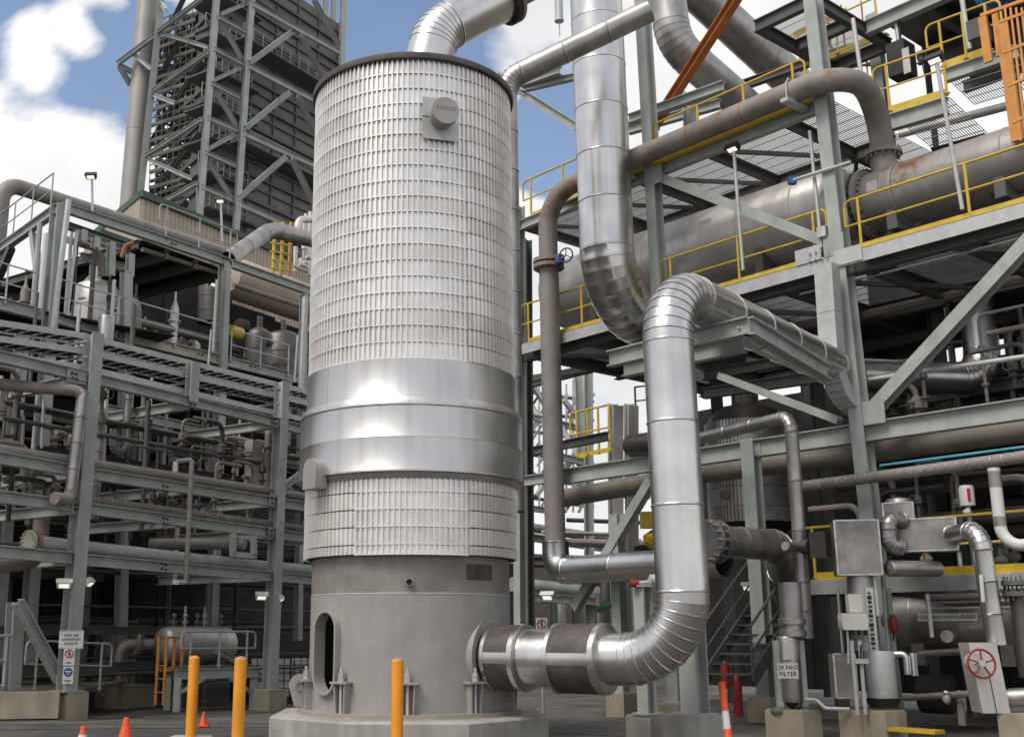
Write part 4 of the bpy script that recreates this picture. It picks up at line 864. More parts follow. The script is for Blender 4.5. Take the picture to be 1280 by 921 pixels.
wt = thing('canister', 'white canister with red marks behind the yellow rail', 'canister', P(1210, 626, 19)); c = P(1210, 632, 18.9); part(wt, 'body', MB().lathe([(.02, 0), (.12, .0), (.12, .3), (.1, .34), (.02, .35)], c, UP, 24), 'white'); part(wt, 'red_mark', MB().box(c+V((-.02, -.118, .17)), .05, .012, .22), 'sign_red'); part(wt, 'valve', MB().tube([c-UP*.3, c], .04, 8).lathe([(.02, -.1), (.08, 0), (.02, .1)], c-UP*.12+V((-.05, -.05, 0)), V((1, .3, 0)), 12), 'galv')
yb = MB().box(P(1138, 912, 17.4), .9, .3, .05, PR.d, PR.m); single('yellow_step', yb, 'yellow', 'low worn yellow step on the floor beside the tan pedestal', 'step')
# mezzanine clutter: pipes and valves in the shade
gS = 'small valves and stubs on the mezzanine'
for i in range(22):
    t = tF0+.4+rr.random()*6.5; k = .6+rr.random()*3; h = .5+rr.random()*1.3; c = PR.at(t, k, zF); b = MB().tube([c, c+UP*h], .03+.05*rr.random(), 10); z = h*rr.uniform(.3, .8); b.lathe([(.02, -.12), (.09, -.06), (.09, .06), (.02, .12)], c+UP*z, PR.d, 12); b.flange(c+UP*(h*.9), UP, .1, .03, 6)
    single('pipe_stub', b, rr.choice(('grey_pipe', 'dark_vessel', 'galv', 'steel_dark')), 'small valved pipe stub standing in the shade of the mezzanine', 'pipe stub', gS)
for i in range(10):
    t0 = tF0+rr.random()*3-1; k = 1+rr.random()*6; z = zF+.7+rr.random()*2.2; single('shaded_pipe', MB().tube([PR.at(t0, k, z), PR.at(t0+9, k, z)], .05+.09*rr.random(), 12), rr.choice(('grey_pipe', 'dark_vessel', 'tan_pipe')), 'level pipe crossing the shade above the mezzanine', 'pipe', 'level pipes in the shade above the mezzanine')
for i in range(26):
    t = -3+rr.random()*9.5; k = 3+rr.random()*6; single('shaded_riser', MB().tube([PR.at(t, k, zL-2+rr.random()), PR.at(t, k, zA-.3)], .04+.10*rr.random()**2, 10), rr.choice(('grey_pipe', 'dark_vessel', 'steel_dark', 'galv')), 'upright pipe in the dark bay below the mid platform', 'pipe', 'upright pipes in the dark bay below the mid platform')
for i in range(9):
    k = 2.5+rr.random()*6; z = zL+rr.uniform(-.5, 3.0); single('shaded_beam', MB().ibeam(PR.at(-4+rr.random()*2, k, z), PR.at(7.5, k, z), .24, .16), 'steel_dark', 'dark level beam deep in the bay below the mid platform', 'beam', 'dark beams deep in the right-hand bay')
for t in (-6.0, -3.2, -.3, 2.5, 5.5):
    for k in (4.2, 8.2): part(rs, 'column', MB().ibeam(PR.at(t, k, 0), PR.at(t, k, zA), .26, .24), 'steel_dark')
# dark sheets added behind the right-hand bay so that its depth stays dark
bw = thing('shade_wall', 'dark sheets added behind the right-hand bay to keep its depth dark', 'wall', PR.at(2, 10, 0))
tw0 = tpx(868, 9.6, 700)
for i in range(14): part(bw, 'shade_sheet', MB().box(PR.at(tw0+.65+1.3*i, 9.6+.02*(i % 2), zA/2), 1.29, .06, zA-.2, PR.d, PR.m), 'bay_shade')
pf = MB().box(PR.at(2.6, 5.0, zL-.1), 9, 8.4, .12, PR.d, PR.m); part(rs, 'floor_slab', pf, 'bay_shade')
pf = MB().box(PR.at(3.6, 6.9, zF-.1), 7.5, 5.0, .12, PR.d, PR.m); part(rs, 'floor_slab', pf, 'bay_shade')
# stair to the mezzanine
sr = thing('steel_stair', 'dark steel stair climbing away behind the filter', 'stair', P(900, 850, 22))
s0, s1 = P(880, 848, 21), P(951, 742, 22.6); off = P(909, 872, 20.4)-s0
for o_ in (V((0, 0, 0)), V((.75, -.5, 0))): part(sr, 'stringer', MB().bar(s0+o_, s1+o_, .05, .24), 'steel_dark')
for i in range(9): part(sr, 'tread', MB().box(s0+(s1-s0)*((i+.5)/9)+V((.375, -.25, 0)), .9, .24, .03, V((.83, -.55, 0)), V((.55, .83, 0))), 'steel_dark')
for o_ in (V((0, 0, 0)), V((.75, -.5, 0))): part(sr, 'hand_rail', MB().tube([s0+o_+UP*.9, s1+o_+UP*.9], .025, 8).tube([s0+o_+UP*.45, s1+o_+UP*.45], .02, 8).tube([s0+o_, s0+o_+UP*.9], .025, 8).tube([s1+o_, s1+o_+UP*.9], .025, 8), 'steel_dark')
z1 = P(960, 872, 21.5).z; footcol(959, 21.5, z1, zL, .28, .26, rs); pedestal('shaded concrete pedestal behind the filter', 959, 21.5, .5, .5, z1)
for i, px in enumerate((907, 921)):
    Y = 22.5+.3*i; q = P(px, 850, Y); ex = thing('fire_extinguisher', ('red extinguisher hung at the foot of the stair, left one', 'taller red cylinder standing by the stair, right one')[i], 'extinguisher', q); part(ex, 'body', MB().lathe([(.02, 0), (.09, .01), (.09, .4+.3*i), (.05, .48+.3*i), (.03, .52+.3*i), (.02, .52+.3*i)], V((q.x, q.y, (.55, .0)[i])), UP, 18), 'red'); part(ex, 'hose', MB().tube([V((q.x+.05, q.y-.08, (1.2, 1.05)[i])), V((q.x+.13, q.y-.12, .9)), V((q.x+.1, q.y-.12, .6))], .018, 6), 'black')
# ================================================================== left-hand pipe rack
Lp = PL.pt
KB = 4.2
lr = thing('pipe_rack', 'grey steel pipe rack in the left foreground stacked with trays and pipes', 'pipe rack', Lp(84, 862, 0))
def lcol(a, b, k, w=.26, d=.3, m='steel', root=None): return part(root or lr, 'column', MB().ibeam(Lp(*a, k), Lp(*b, k), d, w, PL.m), m)
def lbeam(pts, k=0., d=.24, w=.18, m='steel', root=None, name='beam'):
    for a, b in zip(pts, pts[1:]): part(root or lr, name, MB().ibeam(Lp(*a, k), Lp(*b, k), d, w), m)
lcol((83, 864), (118, 417), 0, .30, .30); lcol((337, 862), (353, 477), 0, .27, .29)
for p in ((83, 864), (337, 862)): part(lr, 'base_plate', MB().box(Lp(*p, 0)+UP*.01, .5, .5, .03, PL.d, PL.m), 'steel')
lcol((239, 503), (242, 453), 0, .26, .2)
kq = .03
lbeam([(-60, 432), (107, 471)], kq); lbeam([(115, 473), (349, 529)], kq); lbeam([(352, 531), (440, 551)], kq)
lbeam([(-60, 562), (92, 588)], kq); lbeam([(106, 591), (343, 627)], kq); lbeam([(346, 628), (440, 642)], kq)
lbeam([(-60, 613), (89, 632)], kq); lbeam([(104, 635), (341, 666)], kq); lbeam([(344, 667), (440, 680)], kq)
lbeam([(-60, 684), (90, 697)], kq); lbeam([(101, 699), (339, 720)], kq); lbeam([(342, 720), (440, 729)], kq)
def perp(px, py, k0=.15, k1=KB, d=.24, root=None, dt=0.): 
    p = Lp(px, py, 0); q = p+PL.m*k1+PL.d*dt; part(root or lr, 'cross_beam', MB().ibeam(p+PL.m*k0, q, d, .16), 'steel')
for py in (473, 590, 635, 699): perp(110-(py-473)*.045, py)
for py in (529, 627, 666, 720): perp(350-(py-529)*.04, py)
for px, py in ((241, 505), (232, 612), (230, 652)): perp(px, py)
lcol((262, 850), (281, 330), KB, .26, .28); lcol((30, 860), (73, 256), KB, .28, .3); lcol((372, 800), (380, 368), KB, .2, .22); lcol((150, 855), (158, 340), KB, .24, .26)
lcol((-12, 870), (28, 420), KB, .26, .28); lcol((14, 862), (20, 752), 1.0, .26, .28)
lbeam([(22, 752), (75, 850)], .25, .2, .2, 'steel', None, 'brace'); lbeam([(270, 812), (331, 848)], 1.2, .16, .16, 'steel', None, 'brace'); lbeam([(352, 610), (400, 574)], .2, .16, .16, 'steel', None, 'brace')
jb_ = MB()
def bolts(px, py, k=-.03, dx=5, dy=6): 
    for a in (-1, 1):
        for b in (-1, 1): q = Lp(px+a*dx/2, py+b*dy/2+a*.6, k); jb_.tube([q, q-PL.m*.05], .024, 6)
for px, py in ((240, 509), (100, 592), (342, 626), (206, 611), (206, 651), (204, 708), (96, 634), (336, 666), (120, 476), (342, 526), (92, 470)): bolts(px, py)
for px, py in ((98, 407), (217, 302), (250, 440), (316, 461), (80, 264), (282, 327)): bolts(px, py, KB-.03)
part(lr, 'joint_bolts', jb_, 'rubber', None, 'stuff')
for (x, y) in ((96, 470), (352, 530), (106, 592), (345, 627), (102, 635), (343, 667)): part(lr, 'joint_plate', MB().box(Lp(x, y, -.02), .5, .014, .3, PL.d, PL.m), 'steel')
# trays
for i, (a, b, c, d_, e_) in enumerate((((-50, 396), (108, 420), (124, 425), (349, 481), (440, 503)), ((-50, 416), (106, 439), (123, 443), (346, 495), (440, 517)), ((-50, 436), (104, 459), (121, 463), (345, 516), (440, 538)))):
    w = ('topmost', 'middle', 'lowest')[i]
    for (p, q), s in (((a, b), 'left of the near column'), ((c, d_), 'between the two front columns'), ((d_, e_), 'running behind the clad column')): tray(f'{w} galvanised cable tray on the rack, {s}', Lp(*p, .16), Lp(*q, .16), .65, PL.m, 'cable trays along the pipe rack')
    for px in (109, 241, 350): 
        p = Lp(px, (421, 440, 460)[i]+(px-109)*.247, .05); part(lr, 'tray_arm', MB().bar(p-UP*.09, p+PL.m*.9-UP*.09, .05, .05), 'galv')
def lrun(name, label, pts, k, r, m, bend=None, seams=0, fl=()): return pipe(name, label, 'pipe', [Lp(x, y, k) for x, y in pts], r, m, bend, 20, None, fl, seams)
lrun('brown_pipe', 'dull brown pipe resting on the second beam of the left rack', [(-60, 552), (111, 579), (340, 614), (440, 630)], .22, .105, 'grey_pipe'); lrun('banded_pipe', 'banded lagged pipe on the third beam of the left rack', [(104, 624), (338, 655), (440, 669)], .2, .095, 'tan_pipe', None, .35)
bp = lrun('blanked_pipe', 'pale green grey pipe with a rusty blank flange on the lowest beam', [(44, 677), (200, 694), (337, 708), (440, 718)], .26, .135, 'steel')
c = Lp(42, 677, .26); part(bp, 'blank_flange', MB().flange(c-PL.d*.1, PL.d, .23, .06, 14, .02, .05), 'ibeam_tan'); part(bp, 'flange', MB().flange(c+PL.d*.0, PL.d, .23, .06, 14, .02, .05), 'rusty_pipe')
lrun('elbow_pipe', 'fat grey pipe with an elbow below the lowest beam at the left edge', [(-60, 711), (46, 702), (52, 650)], .8, .16, 'grey_pipe', .3)
p = [Lp(-40, 539, .9), Lp(104, 489, -.22), Lp(88, 618, -.22), Lp(70, 620, .35)]; p[0].z = p[1].z; p[3] = p[2]+(PL.m*-.1-PL.d*.45); vpz = thing('lagged_pipe', 'bright lagged pipe bending down beside the near rack column', 'pipe', p[1]); lagged(vpz, p[1:3], .125, .2, 'alu_dull', .55, 4, 22)
part(vpz, 'inlet_run', MB().tube(fillet([p[0], p[1]+UP*.0, p[1]-UP*.2], .22, 6), .122, 18), 'grey_pipe'); part(vpz, 'bottom_elbow', MB().tube(fillet([p[2]+UP*.1, p[2]-UP*.12, p[3]-UP*.12], .16, 6), .13, 18), 'grey_pipe')
p = [Lp(110, 512, 2.2), Lp(124, 512, 1.6), Lp(117, 650, 1.6)]; p[2] = atz(p[1], p[2].z); l2 = thing('lagged_pipe', 'lagged upright with grid bands just right of the near rack column', 'pipe', p[1]); lagged(l2, p, .16, .22, 'alu_dull', .4, 5, 22)
p = [Lp(163, 470, 2), Lp(157, 566, 2), Lp(141, 562, 2), Lp(142, 536, 2), Lp(126, 536, 2)]; p[1] = atz(p[0], p[1].z); p[2].z = p[1].z; p[3] = atz(p[2], p[3].z); l3 = thing('u_bend_pipe', 'lagged pipe with a ringed U bend inside the left rack', 'pipe', p[1]); lagged(l3, [p[0], p[1], p[2], p[3]], .11, .22, 'alu_dull', .5, 5, 20)
bx = thing('box_duct', 'pale square upright duct inside the rack near the far column', 'duct', Lp(317, 610, 1.6)); 
for y0, y1 in ((551, 570), (570.4, 612)): part(bx, 'duct_sheet', MB().bar(Lp(317, y0, 1.6), Lp(316, y1, 1.6), .36, .3, PL.m), 'vessel')
p = [Lp(324, 538, 2.2), Lp(336, 538, 1.0), Lp(336, 620, 1.0)]; p[2] = atz(p[1], p[2].z); pipe('tan_pipe', 'tan pipe with an elbow beside the far rack column', 'pipe', p, .10, 'tan_pipe', .2, 14)
p = [Lp(219, 590, -.1), Lp(219, 577, -.1), Lp(240, 574, -.35), Lp(233, 728, -.35)]; p[1] = atz(p[0], p[1].z); p[3] = atz(p[2], p[3].z); vp_ = pipe('drop_pipe', 'slender pale drop pipe hanging in front of the rack beams', 'pipe', p[1:], .055, 'grey_pipe', .08, 12); part(vp_, 'spout', MB().tube([p[1], p[0]], .06, 12), 'white'); part(vp_, 'foot', MB().tube([p[3], p[3]-PL.d*.25], .05, 10).box(p[3]-PL.d*.28, .14, .12, .1), 'galv')
fb = thing('u_support', 'pale U shaped steel frame holding a pipe end under the third beam', 'pipe support', Lp(304, 690, .3)); 
for a, b in (((291, 666), (291, 693)), ((317, 669), (317, 696)), ((289, 692), (319, 695))): part(fb, 'frame_bar', MB().bar(Lp(*a, -.15), Lp(*b, -.15), .12, .12, PL.m), 'steel')
single('pipe_end', MB().tube([Lp(306, 679, -.1), Lp(306, 679, 0)+PL.m*2-PL.d*1.2], .14, 18), 'grey_pipe', 'dull pipe end held inside the pale U frame', 'pipe')
for px, py, s, w in ((80, 732, -1, 'left side of the near rack column'), (352, 750, 1, 'right side of the far rack column'), (327, 747, -1, 'left side of the far rack column'), (113, 730, 1, 'right side of the near rack column')):
    q = Lp(px, py, -.1); fl_ = floodlight('small angled floodlight on the '+w, q, PL.d*s*.35-PL.m*.5-UP*.7, 'floodlights on the rack columns', 'white'); part(fl_, 'arm', MB().bar(q+UP*.05, q-PL.d*s*.34+UP*.05, .03, .03), 'galv')
zz_s = [(Lp(105, 635, 0).z, Lp(108, 590, 0).z+.6), (Lp(108, 590, 0).z+.2, Lp(109, 473, 0).z)]
# pedestals, kerb, signs
def lped(label, px, py0, py1, wx, wy, k=0.):
    c = Lp(px, py0, k); z1 = c.z; z0 = gz(0, c.y)-.02; b = MB().box((c.x, c.y, (z1+z0)/2-.012), wx, wy, z1-z0-.024, PL.d, PL.m).box((c.x, c.y, z1-.014), wx-.04, wy-.04, .028, PL.d, PL.m); return single('concrete_pedestal', b, 'concrete', label, 'pedestal')
lped('tan concrete pedestal under the near rack column, beside the kerb wall', 88, 864, 888, .52, .52); lped('tan concrete pedestal under the far rack column', 338, 862, 883, .62, .52)
kz = Lp(76, 863, -.1).z; a = Lp(74, 870, -.28); b = a-PL.d*.4-V((7.5, 1.4, 0)); kb = MB().prism([V((a.x, a.y, -.03)), V((a.x, a.y, kz)), V((b.x, b.y, kz-.02)), V((b.x, b.y, -.03))], V((-.05, .28, 0))); single('kerb_wall', kb, 'concrete', 'low tan concrete kerb wall running left from the near rack column', 'wall')
fl2 = MB().prism([V((a.x, a.y+.3, kz-.03)), V((b.x, b.y+.3, kz-.05)), V((b.x, b.y+6, kz-.05)), V((a.x-.3, a.y+6, kz-.03))], -UP*.1); struct('floor_slab', fl2, 'slab')
sg = thing('area_sign', 'white AREA 240 AMMONIUM NITRATE sign on the near rack column', 'sign', Lp(89, 799, -.2)); fx = V((.985, .17, 0)); fn = V((.17, -.985, 0))
def plate(root, name, px, py, w, h, m, off=0., k=-.2): c = Lp(px, py, k)+fn*off; o = part(root, name, MB().box(c, w, .008, h, fx, -fn), m); return o, c
_, c = plate(sg, 'sign_plate', 89, 799, .47, .36, 'white'); part(sg, 'border', MB().bar(c+fn*.006+UP*.165-fx*.22, c+fn*.006+UP*.165+fx*.22, .004, .006, fn).bar(c+fn*.006-UP*.165-fx*.22, c+fn*.006-UP*.165+fx*.22, .004, .006, fn), 'ink'); lettering(sg, 'AREA 240\nAMMONIUM\nNITRATE', .078, c+fn*.007, fx, UP, 'ink', sx=.85)
s2 = thing('prohibition_sign', 'small white no pedestrians sign below the area sign', 'sign', Lp(86, 820, -.2)); _, c = plate(s2, 'sign_plate', 86.3, 820.5, .215, .33, 'white'); c2 = c+fn*.008+UP*.06; part(s2, 'red_ring', MB().ring(c2, fn, .085, .066, .004, 28).bar(c2+fn*.003+UP*.055-fx*.055, c2+fn*.003-UP*.055+fx*.055, .004, .016, fn), 'sign_red')
part(s2, 'figure', MB().box(c2-fn*.002, .03, .003, .05, fx, -fn).disc(c2+UP*.042-fn*.002, fn, .014, .003, 12).bar(c2-UP*.02-fn*.001, c2-UP*.062-fx*.028-fn*.001, .003, .014, fn).bar(c2-UP*.02-fn*.001, c2-UP*.062+fx*.028-fn*.001, .003, .014, fn).bar(c2+UP*.015+fx*.01-fn*.001, c2-UP*.01+fx*.045-fn*.001, .003, .012, fn), 'ink'); lettering(s2, 'NO ENTRY\nAUTHORISED ONLY', .021, c+fn*.007-UP*.11, fx, UP, 'ink', sx=.75)
s3 = thing('mandatory_sign', 'small blue and white eye protection sign, lowest on the near column', 'sign', Lp(85, 843, -.2)); _, c = plate(s3, 'sign_plate', 85, 843.5, .205, .33, 'white'); c2 = c+fn*.006+UP*.06; part(s3, 'blue_disc', MB().disc(c2, fn, .085, .004, 28), 'sign_blue'); part(s3, 'goggles', MB().box(c2+fn*.006+UP*.012-fx*.03, .045, .003, .03, fx, -fn).box(c2+fn*.006+UP*.012+fx*.03, .045, .003, .03, fx, -fn).box(c2+fn*.006+UP*.014, .03, .003, .01, fx, -fn).box(c2+fn*.006-UP*.035, .05, .003, .015, fx, -fn), 'white'); lettering(s3, 'EYE PROTECTION\nMUST BE WORN', .021, c+fn*.007-UP*.11, fx, UP, 'ink', sx=.75)
rail('grey guard rail behind the near rack column with looped ends', [Lp(43, 862, 1.4), Lp(124, 862, 1.4)], 1.0, 1.9, 'galv', .025, False, None, (1, 1)); rail('grey guard rail at the left picture edge by the kerb', [Lp(-30, 862, .9), Lp(4, 858, .9)], 1.0, 1.2, 'galv', .025, False, None, (0, 1))
# tank on its stand, orange ladder, totes
tk_a, tk_b = P(206, 806, 29.5), P(282, 806, 31.0); tk_b.z = tk_a.z; tank = hvessel('horizontal_tank', 'stained metal tank with top valves behind the grey stand', tk_a, tk_b, .46, 'vessel', 3)
for i, f in enumerate((.12, .3, .5, .62, .9)): c = tk_a+(tk_b-tk_a)*f+UP*.44; part(tank, 'top_valve', MB().tube([c, c+UP*(.3+.25*(i % 2))], .035, 10).flange(c+UP*.14, UP, .09, .03, 6).lathe([(.02, -.08), (.07, 0), (.02, .08)], c+UP*.3, PL.d, 10), 'galv' if i % 2 else 'tan_pipe')
stn = thing('steel_stand', 'pale grey steel table stand below the stained tank', 'stand', P(265, 880, 27.6)); sa, sb = P(221, 884, 27.2), P(316, 882, 28.6); zt_ = P(265, 841, 27.8).z; 
for p in (sa, sb, sa+V((-.5, 1.2, 0)), sb+V((-.5, 1.2, 0))): part(stn, 'leg', MB().bar(V((p.x, p.y, gz(0, p.y))), V((p.x, p.y, zt_-.12)), .16, .16, V((0, 1, 0))), 'steel'); 
for o_ in (V((0, 0, 0)), V((-.5, 1.2, 0))): part(stn, 'beam', MB().ibeam(atz(sa+o_, zt_)-V((.1, 0, .0)), atz(sb+o_, zt_)+V((.1, 0, 0)), .24, .16), 'steel')
part(stn, 'top_plate', MB().prism([atz(p, zt_+.13) for p in (sa, sb, sb+V((-.5, 1.2, 0)), sa+V((-.5, 1.2, 0)))], UP*.03), 'steel_dark')
for a, b in ((sa+UP*.3, sa+(sb-sa)*.35), (sb+UP*.3, sb+(sa-sb)*.35)): part(stn, 'brace', MB().bar(a, atz(b, zt_-.1), .09, .09, V((0, 1, 0))), 'steel')
rail('grey guard rail with looped ends on the steel table stand', [atz(sa, zt_+.15)+V((.25, 0, 0)), atz(sb, zt_+.15)-V((.2, 0, 0))], .82, .9, 'galv', .026, False, None, (1, 1))
ol = thing('orange_ladder', 'orange access ladder with safety posts left of the grey stand', 'ladder', P(203, 885, 27.2)); lz = P(200, 795, 27.2).z
for i, px in enumerate((194, 204)): p = P(px, 884, 27.1); part(ol, 'stile', MB().bar(V((p.x, p.y, -.02)), V((p.x, p.y, lz)), .06, .09, V((0, 1, 0))), 'ladder_orange'); part(ol, 'stile', MB().bar(V((p.x+.27, p.y+.45, zt_)), V((p.x+.27, p.y+.45, lz)), .06, .08, V((0, 1, 0))), 'ladder_orange'); part(ol, 'hoop', MB().bar(V((p.x, p.y, lz-.03)), V((p.x+.27, p.y+.45, lz-.03)), .05, .05), 'ladder_orange'); part(ol, 'foot_plate', MB().bar(V((p.x, p.y, zt_+.1)), V((p.x+.27, p.y+.45, zt_+.1)), .08, .1), 'ladder_orange')
p, q = P(194, 884, 27.1), P(204, 884, 27.1); z_ = .25
while z_ < lz-.6: part(ol, 'rung', MB().tube([V((p.x, p.y, z_)), V((q.x, q.y, z_))], .018, 8), 'ladder_orange'); z_ += .3
for i, px in enumerate((334, 363)):
    Y = 31.5+.5*i; c = P(px, 850, Y); ibc = thing('tote_tank', ('white caged liquid tote partly hidden by the far rack column', 'white caged liquid tote beside the grey skirt')[i], 'tote', c); z0 = gz(0, Y); X, Yv = PL.d, PL.m; X = V((.95, .3, 0)).normalized(); Yv = V((-.3, .95, 0)).normalized(); c0 = V((c.x, c.y, z0))
    part(ibc, 'bottle', MB().box(c0+UP*.66, 1.02, 1.0, .98, X, Yv), 'poly'); part(ibc, 'pallet', MB().box(c0+UP*.08, 1.15, 1.0, .14, X, Yv), 'rubber'); cg = MB()
    for j in range(7): 
        for s in (-1, 1): cg.bar(c0+Yv*(s*.53)+X*(-.54+.18*j)+UP*.15, c0+Yv*(s*.53)+X*(-.54+.18*j)+UP*1.2, .02, .02).bar(c0+X*(s*.55)+Yv*(-.5+.166*j)+UP*.15, c0+X*(s*.55)+Yv*(-.5+.166*j)+UP*1.2, .02, .02)
    for j in range(6):
        for s in (-1, 1): cg.bar(c0+Yv*(s*.54)+X*-.56+UP*(.2+.2*j), c0+Yv*(s*.54)+X*.56+UP*(.2+.2*j), .02, .02).bar(c0+X*(s*.56)+Yv*-.52+UP*(.2+.2*j), c0+X*(s*.56)+Yv*.52+UP*(.2+.2*j), .02, .02)
    part(ibc, 'cage', cg, 'rubber')
rvl, c = ribbed('ribbed_tank', 'dark upright ribbed tank in the shade beyond the signs', 142, 33, [(24, 858), (24, 812), (24, 775)], 'cladding_dark', 56); part(rvl, 'core', MB().lathe([(hw(24, c)-.03, -.2), (hw(24, c)-.03, c.z+3)], V((c.x, c.y, 0)), UP, 24), 'bay_shade')
ge = pipe('grey_elbow', 'grey pipe with a flanged elbow standing in the shade by the ribbed tank', 'pipe', [P(147, 856, 29), atz(P(147, 856, 29), P(150, 805, 29).z), atz(P(147, 856, 29), P(150, 805, 29).z)+V((.8, .2, 0))], .14, 'grey_pipe', .3, 16); part(ge, 'flange', MB().flange(atz(P(147, 856, 29), P(150, 805, 29).z)+V((.45, .11, 0)), V((1, .25, 0)), .25, .08, 10), 'rusty_pipe')
single('green_motor', MB().lathe([(.02, -.2), (.14, -.18), (.14, .15), (.1, .2), (.02, .22)], P(170, 795, 30), V((1, .2, 0)), 18), 'green', 'small dark green motor in the shade left of the orange ladder', 'motor'); single('low_plinth', MB().box(P(158, 868, 30)-UP*.1, 1.3, .9, .7, PL.d, PL.m), 'concrete', 'shaded concrete plinth in front of the ribbed tank', 'plinth')
# ------------------------------------------------------------------ upper process floors
us = thing('upper_structure', 'grey steel process floors rising behind the left pipe rack', 'steel structure', Lp(57, 415, KB))
def ub(pts, k=KB, d=.26, w=.18, m='steel', name='beam'): lbeam(pts, k, d, w, m, us, name)
ub([(78, 259), (196, 298)]); ub([(196, 298), (287, 329)]); ub([(290, 330), (440, 383)]); ub([(64, 396), (147, 418)], d=.3); ub([(150, 419), (278, 451)], d=.3, m='ibeam_tan'); ub([(284, 452), (440, 490)], d=.3); ub([(-60, 365), (54, 394)], d=.3)
ub([(95, 292), (165, 315)], KB+.6, .2); ub([(100, 320), (160, 336)], KB+1.2, .2); ub([(84, 282), (160, 308)], KB+2, .2, m='steel_dark')
c0 = Lp(72, 261, KB); far_l = Lp(0, 312, KB); dl = c0.z-far_l.z
ql = on_z(-6, 316, c0.z); part(us, 'beam', MB().ibeam(c0, ql, .28, .18), 'steel'); vdir = (ql-c0); vdir.z = 0; vdir.normalize()
part(us, 'brace', MB().ibeam(c0+vdir*1.6-UP*.2, atz(c0, Lp(54, 392, KB).z)+vdir*.3, .2, .18, vdir.cross(UP)), 'steel'); part(us, 'brace', MB().ibeam(c0+vdir*3.2-UP*.2, atz(c0, Lp(54, 392, KB).z)+vdir*6.5, .2, .18, vdir.cross(UP)), 'steel_dark')
zT = c0.z; zD = Lp(150, 419, KB).z; t_a = (Lp(150, 419, KB)-PL.o).dot(PL.d); t_b = (Lp(287, 329, KB)-PL.o).dot(PL.d); t_c = (Lp(64, 396, KB)-PL.o).dot(PL.d); t_d = (Lp(440, 383, KB)-PL.o).dot(PL.d)
part(us, 'roof_plate', MB().box(PL.at((t_a+t_b)/2+.6, KB+4.3, zT+.1), t_b-t_a-.4, 8, .05, PL.d, PL.m), 'bay_shade')
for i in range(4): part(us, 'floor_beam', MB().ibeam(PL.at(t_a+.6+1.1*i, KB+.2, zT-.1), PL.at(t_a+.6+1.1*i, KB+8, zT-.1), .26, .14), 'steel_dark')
part(us, 'floor_plate', MB().box(PL.at((t_c+t_d)/2, KB+4.5, zD+.16), t_d-t_c, 8.8, .04, PL.d, PL.m), 'bay_shade'); part(us, 'floor_plate', MB().box(c0+vdir*4+PL.d*.0+UP*(zD+.1-c0.z), 8, 7, .04, vdir, vdir.cross(UP)), 'bay_shade')
for z in (Lp(109, 473, 0).z+.2, Lp(105, 635, 0).z-.3): part(us, 'floor_plate', MB().box(PL.at(4, KB+4.5, z), 28, 8.6, .08, PL.d, PL.m), 'bay_shade')  # closed plates added to block the sky and darken the rack
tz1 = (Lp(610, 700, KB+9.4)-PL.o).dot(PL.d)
for i in range(int((tz1+9)/1.5)): part(us, 'shade_backing', MB().box(PL.at(-9+1.5*i, KB+9.4+.02*(i % 2), 4.6), 1.48, .06, 11.2, PL.d, PL.m), 'bay_shade')  # dark sheets added behind the rack so its depth stays dark
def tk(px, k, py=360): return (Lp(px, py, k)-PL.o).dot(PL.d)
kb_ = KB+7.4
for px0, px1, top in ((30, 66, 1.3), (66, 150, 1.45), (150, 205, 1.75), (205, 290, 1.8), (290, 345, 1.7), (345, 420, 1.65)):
    t0, t1 = tk(px0, kb_), tk(px1, kb_); part(us, 'shade_backing', MB().box(PL.at((t0+t1)/2, kb_, zD+(zT-zD)*top/2), t1-t0-.01, .06, (zT-zD)*top, PL.d, PL.m), 'bay_shade')  # dark sheets added to black out the view behind the upper floors
rail('thin grey guard rail on the upper floor between the middle uprights', [Lp(156, 418, KB-.05), Lp(276, 449, KB-.05)], 1.0, 1.7, 'galv', .022, False, None, (1, 0)); rail('thin grey guard rail on the upper floor nearest the clad column', [Lp(288, 452, KB-.05), Lp(360, 470, KB-.05)], 1.0, 1.6, 'galv', .022, False); rail('thin grey guard rail in front of the dull round vessel', [Lp(72, 396, KB-.05), Lp(146, 416, KB-.05)], 1.0, 1.4, 'galv', .022, False); rail('thin grey guard rail at the left edge of the upper floor', [Lp(-40, 368, KB-.05), Lp(50, 391, KB-.05)], 1.0, 1.3, 'galv', .022, False)
rail('thin dark rail with rounded ends on the roof beam by the beige building', [Lp(207, 299, KB), Lp(287, 326, KB)], 1.0, 1.5, 'steel', .02, False, None, (1, 1)); rail('thin dark rail on the roof corner of the upper floors', [c0+UP*.15+vdir*.5, ql+UP*.15], 1.0, 1.2, 'steel', .02, False)
# vessels and machines on the upper floor
def uvessel(label, px, py0, py1, hwp, k, m='vessel'):
    b = Lp(px, py1, k); t = Lp(px, py0, k); r = hw(hwp, b); root = thing('upright_vessel', label, 'vessel', b); part(root, 'shell', MB().lathe([(r, 0), (r, t.z-b.z), (r*.9, t.z-b.z+.12), (r*.5, t.z-b.z+.25), (.1, t.z-b.z+.3), (.1, t.z-b.z+.7), (.02, t.z-b.z+.7)], b, UP, 36), m); 
    for f in (.25, .6): part(root, 'sheet_seam', MB().lathe([(r, 0), (r+.01, .005), (r+.01, .035), (r, .04)], b+UP*((t.z-b.z)*f), UP, 36), m)
    part(root, 'gauge', MB().flange(b-PL.m*r+UP*((t.z-b.z)*.75), -PL.m, .12, .06, 6).tube([b-PL.m*r+UP*((t.z-b.z)*.75), b-PL.m*(r+.2)+UP*((t.z-b.z)*.75)], .04, 8), 'rubber'); return root
